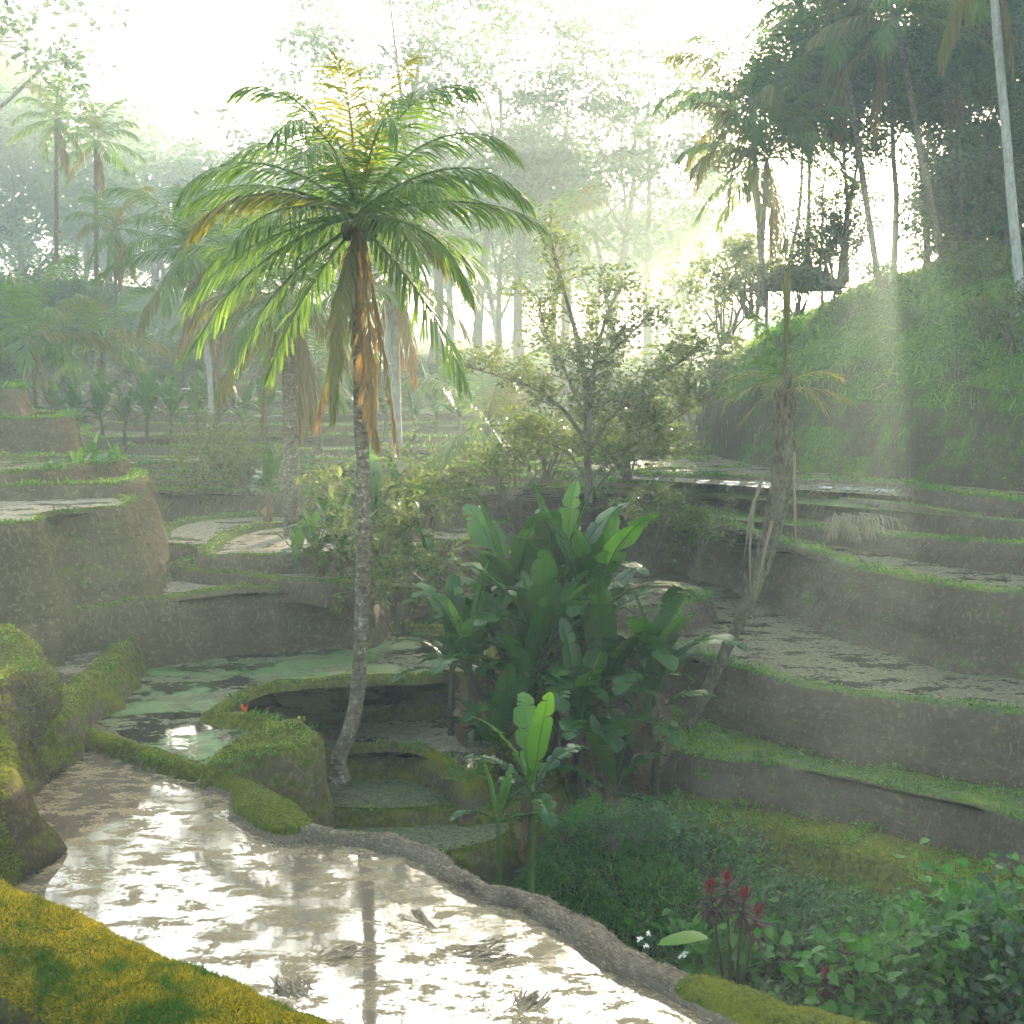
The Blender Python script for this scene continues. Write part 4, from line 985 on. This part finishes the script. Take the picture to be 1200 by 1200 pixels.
# ------------------------------------------------------------------ bananas
def banana_leaf(L, Wd, e0, bend, r, tears=5, pet=.35, fold=.5):
    mb = MB(); k = 20; s = np.linspace(0, 1, k); Lt = L + pet
    e = np.radians(e0 - bend * s ** 1.6); ds = Lt / (k - 1)
    C = np.stack([np.concatenate([[0], np.cumsum(np.cos(e[:-1]) * ds)]), .05 * L * r.normal() * s ** 2, np.concatenate([[0], np.cumsum(np.sin(e[:-1]) * ds)])], 1)
    tube(mb, C, np.interp(s, [0, .2, 1], [.04, .022, .006]), 4, False)
    Nn = np.stack([-np.sin(e), 0 * e, np.cos(e)], 1); T = np.stack([np.cos(e), 0 * e, np.sin(e)], 1)
    b0 = int(k * pet / Lt)
    u = np.clip((np.arange(k) - b0) / (k - 1 - b0), 0, 1)
    wd = Wd * .5 * np.clip(np.sin(np.pi * (u * .93 + .05)) ** .55, 0, 1) * (u > 0); wd[-1] = Wd * .04; wd[b0] = Wd * .05
    for sd_ in (-1, 1):
        cuts = sorted(set([b0, k - 1] + list(r.integers(b0 + 2, k - 2, tears))))
        for a, b in zip(cuts[:-1], cuts[1:]):
            f = fold * r.uniform(.6, 1.2) - r.uniform(0, .25) * (tears > 3); rows = np.arange(a, b + 1)
            V = []
            for i in rows:
                edge = 1 if i not in (a, b) or i in (b0, k - 1) or tears == 0 else .76
                sh = (.10 if i == a and a != b0 else (-.10 if i == b and b != k - 1 else 0)) * ds
                for c, q in ((0, 0), (.5, 1), (1, 1)):
                    h = f * c * (1 - .55 * c) - .18 * c * c * (r.uniform(0, 1) if tears > 3 else .5)
                    V.append(C[i] + np.array([0, sd_, 0]) * wd[i] * c * edge * .95 + Nn[i] * wd[i] * h + T[i] * (sh * c * 2 + .12 * wd[i] * c * c))
            n = len(rows); i = np.arange(n - 1)[:, None] * 3; j = np.arange(2)[None]
            mb.add(V, np.stack([i + j, i + 3 + j, i + 4 + j, i + 1 + j], -1).reshape(-1, 4))
    return mb
r = np.random.default_rng(55)
BLF = {}
for nm, e0, bend, tr in [('up', 82, 18, 2), ('up2', 70, 52, 6), ('arch', 55, 95, 9), ('arch2', 40, 80, 10), ('flat', 18, 60, 9), ('hang', -30, 55, 10)]:
    BLF[nm] = [banana_leaf(2.05, .70, e0, bend, r, tr).mesh('leaf') for _ in range(2)]
def banana(label, loc, h, Ls, n, seed, group=None, young=1, dry=2, stem='stem', lean=.08, name='banana_plant'):
    r = np.random.default_rng(seed); t = thing(name, label, 'banana plant', loc, group)
    dx = r.normal(0, lean, 2) * h
    pts = [np.array([0, 0, -.5]), np.array([0, 0, 0.]), np.array([dx[0] * .3, dx[1] * .3, h * .5]), np.array([dx[0], dx[1], h])]
    ob('pseudostem', trunk_mb(pts, .13 * Ls, .07 * Ls, 8, .3, .2, False, 14).mesh('pseudostem'), M[stem], t)
    seq = ['up', 'up', 'up2', 'up2', 'up2', 'arch', 'arch', 'arch2', 'arch2', 'flat', 'hang']
    for i in range(n):
        nm = seq[min(int(i * len(seq) / n), len(seq) - 1)]
        o = ob('leaf', BLF[nm][int(r.integers(2))].copy(), None, t)
        o.data.materials.clear(); o.data.materials.append(M['banana_y'] if i < young else M['banana'])
        sc = Ls * r.uniform(.8, 1.1) * (.8 if i == 0 else 1)
        a = i * 2.4 + r.uniform(-.5, .5) + seed; o.location = (dx[0] + .04 * math.cos(a), dx[1] + .04 * math.sin(a), h - .12 * i * Ls * .4)
        o.rotation_euler = (r.normal(0, .06), r.normal(0, .06), a); o.scale = (sc,) * 3
    for i in range(dry):
        o = ob('dry_leaf', BLF['hang'][int(r.integers(2))].copy(), None, t); o.data.materials.clear(); o.data.materials.append(M['banana_d'])
        a = r.uniform(0, 6.28); o.location = (dx[0] * .9, dx[1] * .9, h * .9); o.rotation_euler = (0, R(35), a); o.scale = (Ls * .8,) * 3
    return t
def at(px, Y, z): d = ray(px, 600); return ((px - CX) / F_PX * Y * 1.0 / _c * (1) if False else (px - CX) / F_PX * (Y * _c - (z - CAMZ) * _s), Y, z)
BG = 'banana plants of the big clump'
for i, (px, Y, z, h, Ls, n, lab) in enumerate([
    (650, 26.2, -1.7, 3.9, 1.15, 13, 'tallest banana plant, at the back middle of the big clump'),
    (700, 25.8, -1.7, 3.6, 1.15, 13, 'tall banana plant right of the tallest one in the clump'),
    (598, 26.4, -1.6, 3.4, 1.1, 13, 'tall banana plant left of the tallest one in the clump'),
    (562, 24.8, -1.5, 2.6, .85, 10, 'banana plant with light leaves on the left side of the clump'),
    (742, 25.2, -1.8, 2.7, .95, 10, 'banana plant with one bright young leaf on the right side of the clump'),
    (625, 24.2, -1.8, 2.5, .9, 9, 'shaded banana plant in the front middle of the clump'),
    (682, 23.6, -2.0, 2.1, .9, 9, 'low banana plant in front, right of the middle of the clump'),
    (768, 24.8, -1.8, 1.7, .85, 8, 'low banana plant at the right foot of the clump'),
    (528, 25.4, -1.0, 1.9, .75, 8, 'small banana plant at the far left of the clump, by the mossy wall'),
    (590, 23.6, -1.7, 1.4, .7, 7, 'short banana plant at the left foot of the clump'),
    (720, 23.0, -2.0, 1.0, .7, 6, 'short banana plant low in the shade at the front of the clump'), (625, 26.8, -1.6, 3.0, 1.1, 11, 'banana plant half hidden at the back of the clump, left of the tallest'), (675, 26.6, -1.6, 2.6, 1.1, 11, 'banana plant half hidden at the back of the clump, right of the tallest'), (650, 25.0, -1.7, 3.0, 1.05, 11, 'dark banana plant in the very middle of the clump'), (600, 25.2, -1.6, 2.2, 1.0, 11, 'dark banana plant left of the middle of the clump'), (712, 24.6, -1.8, 2.3, 1.0, 11, 'dark banana plant right of the middle of the clump')]):
    banana(lab, at(px, Y, z), h, Ls, n, i * 3 + 1, BG, 1 if i in (3, 4, 6, 0) else 0, 2)
banana('small bright green banana plant in front of the big clump, over the bare mud bund', at(622, 19.3, -1.4), 1.75, .66, 7, 91, None, 4, 1, 'stem_g')
banana('smallest banana plant, left beside the small bright green one', at(585, 19.2, -1.5), 1.35, .46, 6, 95, None, 2, 0, 'stem_g')
YG = 'young banana plants on the left terraces'
for i, (px, py, Y, h, Ls, lab) in enumerate([(108, 578, 35, .7, .55, 'young banana plant behind the tall left earth block'), (138, 580, 36, .8, .4, 'thin young banana plant right of the other on the left earth block'), (95, 580, 34, .5, .45, 'lowest young banana plant at the back of the left earth block')]):
    banana(lab, PY(px, py, Y), h, Ls, 6, 120 + i, YG, 2, 0, 'stem_g')
CG = 'banana plants around the stout palm'
for i, (px, py, Y, h, Ls, lab) in enumerate([(372, 672, 31, .6, .6, 'bright banana plant at the foot of the stout palm'), (350, 668, 31.5, .35, .5, 'low bright banana plant left at the foot of the stout palm'), (400, 670, 30.5, .8, .62, 'banana plant between stout palm and tall palm trunk'), (318, 620, 38, 1.3, .65, 'banana plant left of the stout palm trunk'), (440, 655, 32, 1.1, .8, 'dark banana plant behind the tall palm trunk'), (478, 650, 33, .9, .75, 'dark banana plant right behind the tall palm trunk'), (505, 700, 29.5, .5, .6, 'drooping banana plant between the palm and the big clump')]):
    banana(lab, PY(px, py, Y), h, Ls, 8, 140 + i, CG, 2 if i < 3 else 0, 1, 'stem_g')
FGp = 'hazy banana row below the misty palms'
fb = None
for i, px in enumerate([62, 92, 120, 146, 172, 200, 232, 255, 285, 312, 352, 420, 452, 486, 512, 538]):
    Y = 56 + 5 * r.random(); py = 505 + r.uniform(-3, 6)
    if fb is None: fb = banana('hazy banana plant in the row below the misty palms', PY(px, py, Y), .9, .9, 9, 170, FGp, 0, 0)
    else: copytree(fb, PY(px, py, Y), r.uniform(0, 6), r.uniform(.8, 1.25), None, FGp)

# ------------------------------------------------------------------ gully plants, lower right
GG = 'leafy bushes in the gully'
def gb(px, Y, dz=0): q = at(px, Y, -2.4); return (q[0], Y, float(gz(np.array([q[0]]), np.array([Y]))[0]) + dz)
for i, (px, Y, sc, v, lm, lab) in enumerate([
    (1090, 16.6, 1.9, 'v', 'leaf_lime', 'big bright climbing bush filling the lower right corner'), (1165, 16.3, 1.6, 'v', 'leaf_deep', 'bright broad leaved bush at the right edge of the lower corner'), (1040, 15.6, 1.0, 'v', 'leaf_deep', 'deep green bush below the lower red plants'), (1120, 15.0, 1.1, 'v', 'leaf_deep', 'dark broad leaved bush lowest in the right corner'), (1185, 17.6, 1.1, 'b', 'leaf_shrub', 'small leaved bush under the grassy shelf at the right edge'),
    (1000, 17.8, 1.2, 'b', 'leaf_deep', 'dark fine leaved bush in the middle of the gully'), (955, 18.6, 1.1, 'b', 'leaf_shrub', 'fine leaved bush under the grassy shelf'), (1050, 18.2, 1.2, 'b', 'leaf_shrub', 'fine leaved bush behind the bright climbing bush'), (930, 17.2, .9, 'b', 'leaf_deep', 'low dark bush right of the red plants'), (900, 19.3, 1.1, 'b', 'leaf_deep', 'dark bush behind the red plants'), (780, 20.5, 1.3, 'b', 'leaf_deep', 'dark bush right of the grassy mound'), (815, 21.5, 1.3, 'b', 'leaf_deep', 'dark bush below the leaning palm foot'), (760, 18.2, .9, 'b', 'leaf_deep', 'low bush at the right foot of the grassy mound'), (985, 16.0, .55, 'b', 'leaf_deep', 'low bush beside the mossy end of the mud bund'), (880, 16.6, .45, 'b', 'leaf_shrub', 'small bush below the red plants, near the mud bund'), (790, 23.2, .8, 'b', 'leaf_deep', 'shaded bush at the right foot of the banana clump'), (560, 21.8, .5, 'b', 'leaf_deep', 'small dark bush left behind the small bright banana plant'), (700, 18.6, .5, 'b', 'leaf_deep', 'low bush at the front foot of the grassy mound'), (840, 18.2, .55, 'b', 'leaf_deep', 'dark bush left of the red plants')]):
    m_ = (SV[i % 2] if v == 'v' else SB[i % 3]); shrub('bush', lab, 'bush', gb(px, Y), m_, lm, GG, i * 2.2, sc)
lime = shrub_meshes(361, .5, 1.3, 5, 4, .22, .6, .2, (2, 2), .1, True)
shrub('lime_bush', 'lime green large leaved shrub just behind the red plants', 'shrub', gb(885, 18.0), lime, 'leaf_lime', None, 0, 1.25)
shrub('lime_bush', 'small lime leaved shrub upper left of the red plants', 'shrub', gb(838, 19.0), lime, 'leaf_lime', None, 2, 1.0)

def strap(mb, p, d, L, Wd, droop, r):
    k = 6; s = np.linspace(0, 1, k); C = [np.array(p)]; dd = np.array(d, float)
    for i in range(k - 1):
        dd = dd + [0, 0, -droop / k]; dd /= np.linalg.norm(dd); C.append(C[-1] + dd * L / (k - 1))
    C = np.array(C); sv = np.cross(d, [0, 0, 1.]); sv /= np.linalg.norm(sv) + 1e-9
    w = Wd * .5 * np.sin(np.pi * (s * .9 + .08)) ** .7
    V = np.concatenate([C - sv * w[:, None] + [0, 0, .0], C + [0, 0, -.02], C + sv * w[:, None]])
    mb.add(V, [(a * k + i, a * k + i + 1, (a + 1) * k + i + 1, (a + 1) * k + i) for a in (0, 1) for i in range(k - 1)])
def cordyline(label, base, heads, seed, Lf=.36, m1='leaf_red', m2='leaf_maroon', name='red_plant'):
    r = np.random.default_rng(seed); b = np.array(base); t = thing(name, label, 'plant', b, None)
    for hx in heads:
        q = np.array(hx) - b; mb = MB(); tube(mb, [np.array([0, 0, -.2]), q * [.5, .5, .55], q], [.03, .022, .015], 5); ob('stem', mb.mesh('stem'), M['stem'], t)
        ma, mc = MB(), MB()
        for i in range(24):
            u = i / 24; a = i * 2.4; e = R(78 - 95 * u + r.normal(0, 8)); d = np.array([math.cos(a) * math.cos(e), math.sin(a) * math.cos(e), math.sin(e)])
            strap(ma if u < .3 else mc, q - [0, 0, u * .35], d, Lf * (.65 + .5 * u) * r.uniform(.8, 1.15), .085, .5 + u, r)
        ob('young_leaves', ma.mesh('young_leaves'), M[m1], t); ob('old_leaves', mc.mesh('old_leaves'), M[m2], t)
cordyline('red leaved plant with several crimson heads in the gully, right of the grassy mound', gb(858, 17.4), [at(*a) for a in [(852, 17.3, -.42), (832, 17.4, -.6), (872, 17.2, -.62), (888, 17.1, -.85)]], 5, .27)
cordyline('lower red leaved plant with two heads beside the bright climbing bush', gb(985, 16.2), [at(*a) for a in [(994, 16.0, -.85), (968, 15.9, -1.15)]], 6, .2)
cordyline('small orange leaved plant on the mossy edge of the green pool', P(286, 852, .15), [PY(286, 832, 24.0), PY(292, 843, 23.9)], 8, .24, 'leaf_orange', 'leaf_orange', 'orange_plant')

# broad leaf lying on the bund, with small white flowers
b = np.array(P(772, 1118, .1)); t = thing('taro_plant', 'broad green taro leaf with small white flowers at the edge of the mud bund', 'plant', b)
mb = MB(); strap(mb, [0, 0, .15], [.5, -.25, .35], .62, .42, .5, r); ob('leaf', mb.mesh('leaf'), M['banana_y'], t)
mb = MB(); tube(mb, [(.0, .1, -.3), (0, .05, 0), (0, 0, .15)], [.015, .012, .01], 5); ob('stem', mb.mesh('stem'), M['stem_g'], t)
for dx, dy, dz in [(-.22, .05, .16), (-.16, -.02, .12), (.22, -.3, .12), (.28, -.2, .1), (-.12, .1, .2)]:
    mb = MB(); p = np.repeat(np.array([[dx, dy, dz]]), 9, 0); leaves(mb, p, .05, .7, r, 1); ob('flower', mb.mesh('flower', smoothf=False), M['white'], t)

# straw and stubble lying in the pond
SGp = 'straw clumps lying in the pond'
def straw(label, px, py, n, L, spread, z=0., tilt=.04, az=None, seed=0, water=0.):
    r = np.random.default_rng(seed); b = np.array(P(px, py, z)); mb = MB()
    p = r.normal(0, spread, (n, 3)) * [1, .8, 0]; a = (r.uniform(0, 6.28, n) if az is None else az + r.normal(0, .45, n))
    d = np.stack([np.cos(a), np.sin(a), np.abs(r.normal(tilt, .10, n))], 1); d /= np.linalg.norm(d, axis=1)[:, None]
    ln = L * r.uniform(.4, 1.2, n)[:, None]; s = np.cross(d, [0, 0, 1.]); s /= np.linalg.norm(s, axis=1)[:, None]; w = .012
    m_ = p + d * ln * .6; tp_ = m_ + (d - [0, 0, .35]) * ln * .4
    V = np.stack([p - s * w, p + s * w, m_ + s * w, m_ - s * w, tp_], 1).reshape(-1, 3); o = np.arange(n)[:, None] * 5
    mb.add(V, o + [0, 1, 2, 3], o + [3, 2, 4])
    x = ob('straw_clump', mb.mesh('straw_clump', smoothf=False), M['straw'], None, b); tag(x, label, 'straw', SGp)
for i, a in enumerate([('straw clump fanned out near the golden moss bund', 345, 1165, 34, .34, .10, 0, .35, 1.9), ('long straw clump at the bottom edge of the pond', 612, 1180, 44, .42, .08, 0, .12, 1.1), ('straw heap against the moss swelling of the mud bund', 325, 985, 70, .34, .26, 0, .05, 2.6), ('low straw mat right of the middle of the pond', 560, 1118, 90, .3, .17, 0, .02, .2), ('straw clump beside the dark palm reflection', 500, 1085, 14, .7, .06, 0, .05, 2.2), ('straw clump lying across the pond, left of the palm reflection', 400, 1120, 44, .34, .14, 0, .05, .4)]):
    straw(*a, seed=i)
# dry frond heap draped over the right terrace steps
b = np.array(PY(1010, 612, 35.2)); t = thing('dry_frond_heap', 'pale dry palm fronds heaped on the right terrace step', 'frond heap', b)
for i in range(6):
    o = ob('dry_frond', frond_mesh(1.9, 6, 30, np.random.default_rng(i), droop=.9, lw=.05).mesh('dry_frond', smoothf=False), M['straw'], t)
    o.location = (rng.uniform(-.9, .9), rng.uniform(-.3, .3), .25); o.rotation_euler = (0, .1, R(-60 + rng.normal(0, 35)))
# thatched hut on the hill
b = np.array([PY(938, 335, 56)[0], 57, 8.9]); t = thing('thatched_hut', 'small open thatched hut on the hill left of the grove', 'hut', b)
mb = MB(); hx, hy, rz_ = 2.0, 1.6, 1.0
for k_ in range(2):
    o_ = -.0 - .12 * k_
    mb.add([(-hx, -hy, 1.7 + o_), (hx, -hy, 1.7 + o_), (hx * .35, 0, 1.7 + rz_ + o_), (-hx * .35, 0, 1.7 + rz_ + o_), (-hx, hy, 1.7 + o_), (hx, hy, 1.7 + o_)], [(0, 1, 2, 3), (5, 4, 3, 2)], [(1, 5, 2), (4, 0, 3)])
ob('roof', mb.mesh('roof', smoothf=False), M['thatch'], t)
for sx in (-1, 1):
    for sy in (-1, 1):
        mb = MB(); tube(mb, [(sx * 1.5, sy * 1.1, -.5), (sx * 1.5, sy * 1.1, 1.75)], .07, 6); ob('post', mb.mesh('post'), M['bark'], t)
# ------------------------------------------------------------------ light, sky, air
SUNPX = (1040, 150)
sd = ray(*SUNPX); sd = sd / np.linalg.norm(sd)
el = math.asin(sd[2]); az = math.atan2(sd[0], sd[1])
w = bpy.data.worlds.new('World'); S.world = w; w.use_nodes = True
nt_ = w.node_tree; bg = nt_.nodes['Background']
sky = nt_.nodes.new('ShaderNodeTexSky'); sky.sky_type = 'NISHITA'; sky.sun_disc = False
sky.sun_elevation = el; sky.sun_rotation = az; sky.air_density = .8; sky.dust_density = 2.5; sky.ozone_density = 0.3
nt_.links.new(sky.outputs[0], bg.inputs[0]); bg.inputs[1].default_value = SKY_STR
sl = bpy.data.lights.new('sun', 'SUN'); so = bpy.data.objects.new('sun', sl); COL.objects.link(so)
sl.energy = SUN_STR; sl.angle = R(.5); sl.color = (1, .84, .60)
from mathutils import Vector
so.rotation_euler = Vector(-sd).to_track_quat('-Z', 'Y').to_euler()
so.location = (20, 60, 50)

if HAZE > 0:
    x0, x1, y0, y1, z0, z1 = -450, 450, -130, 720, -7, HAZE_TOP
    mb = MB()
    mb.add([(x, y, z) for x in (x0, x1) for y in (y0, y1) for z in (z0, z1)], [(0, 1, 3, 2), (4, 6, 7, 5), (0, 4, 5, 1), (2, 3, 7, 6), (0, 2, 6, 4), (1, 5, 7, 3)])
    t = NT('haze_air')
    v = t.n('ShaderNodeVolumePrincipled')
    v.inputs['Color'].default_value = HAZE_COL; v.inputs['Density'].default_value = HAZE; v.inputs['Anisotropy'].default_value = HAZE_G
    t.l(v.outputs[0], t.out.inputs['Volume'])
    h = ob('haze', mb.mesh('haze', smoothf=False), t.m); tag(h, kind='stuff'); h.display_type = 'WIRE'

S.render.engine = 'CYCLES'
c = S.cycles
c.max_bounces = 4; c.diffuse_bounces = 2; c.glossy_bounces = 2; c.transmission_bounces = 2; c.transparent_max_bounces = 4; c.volume_bounces = VOLB
c.use_denoising = True; c.sample_clamp_indirect = 6
try:
    c.denoiser = 'OPENIMAGEDENOISE'; c.denoising_input_passes = 'RGB_ALBEDO_NORMAL'
except Exception: pass
c.use_adaptive_sampling = True; c.adaptive_threshold = .04; c.use_light_tree = False
c.caustics_reflective = False; c.caustics_refractive = False
S.view_settings.view_transform = 'Standard'; S.view_settings.look = 'None'; S.view_settings.gamma = 1; S.view_settings.use_curve_mapping = False
S.view_settings.exposure = EXPO
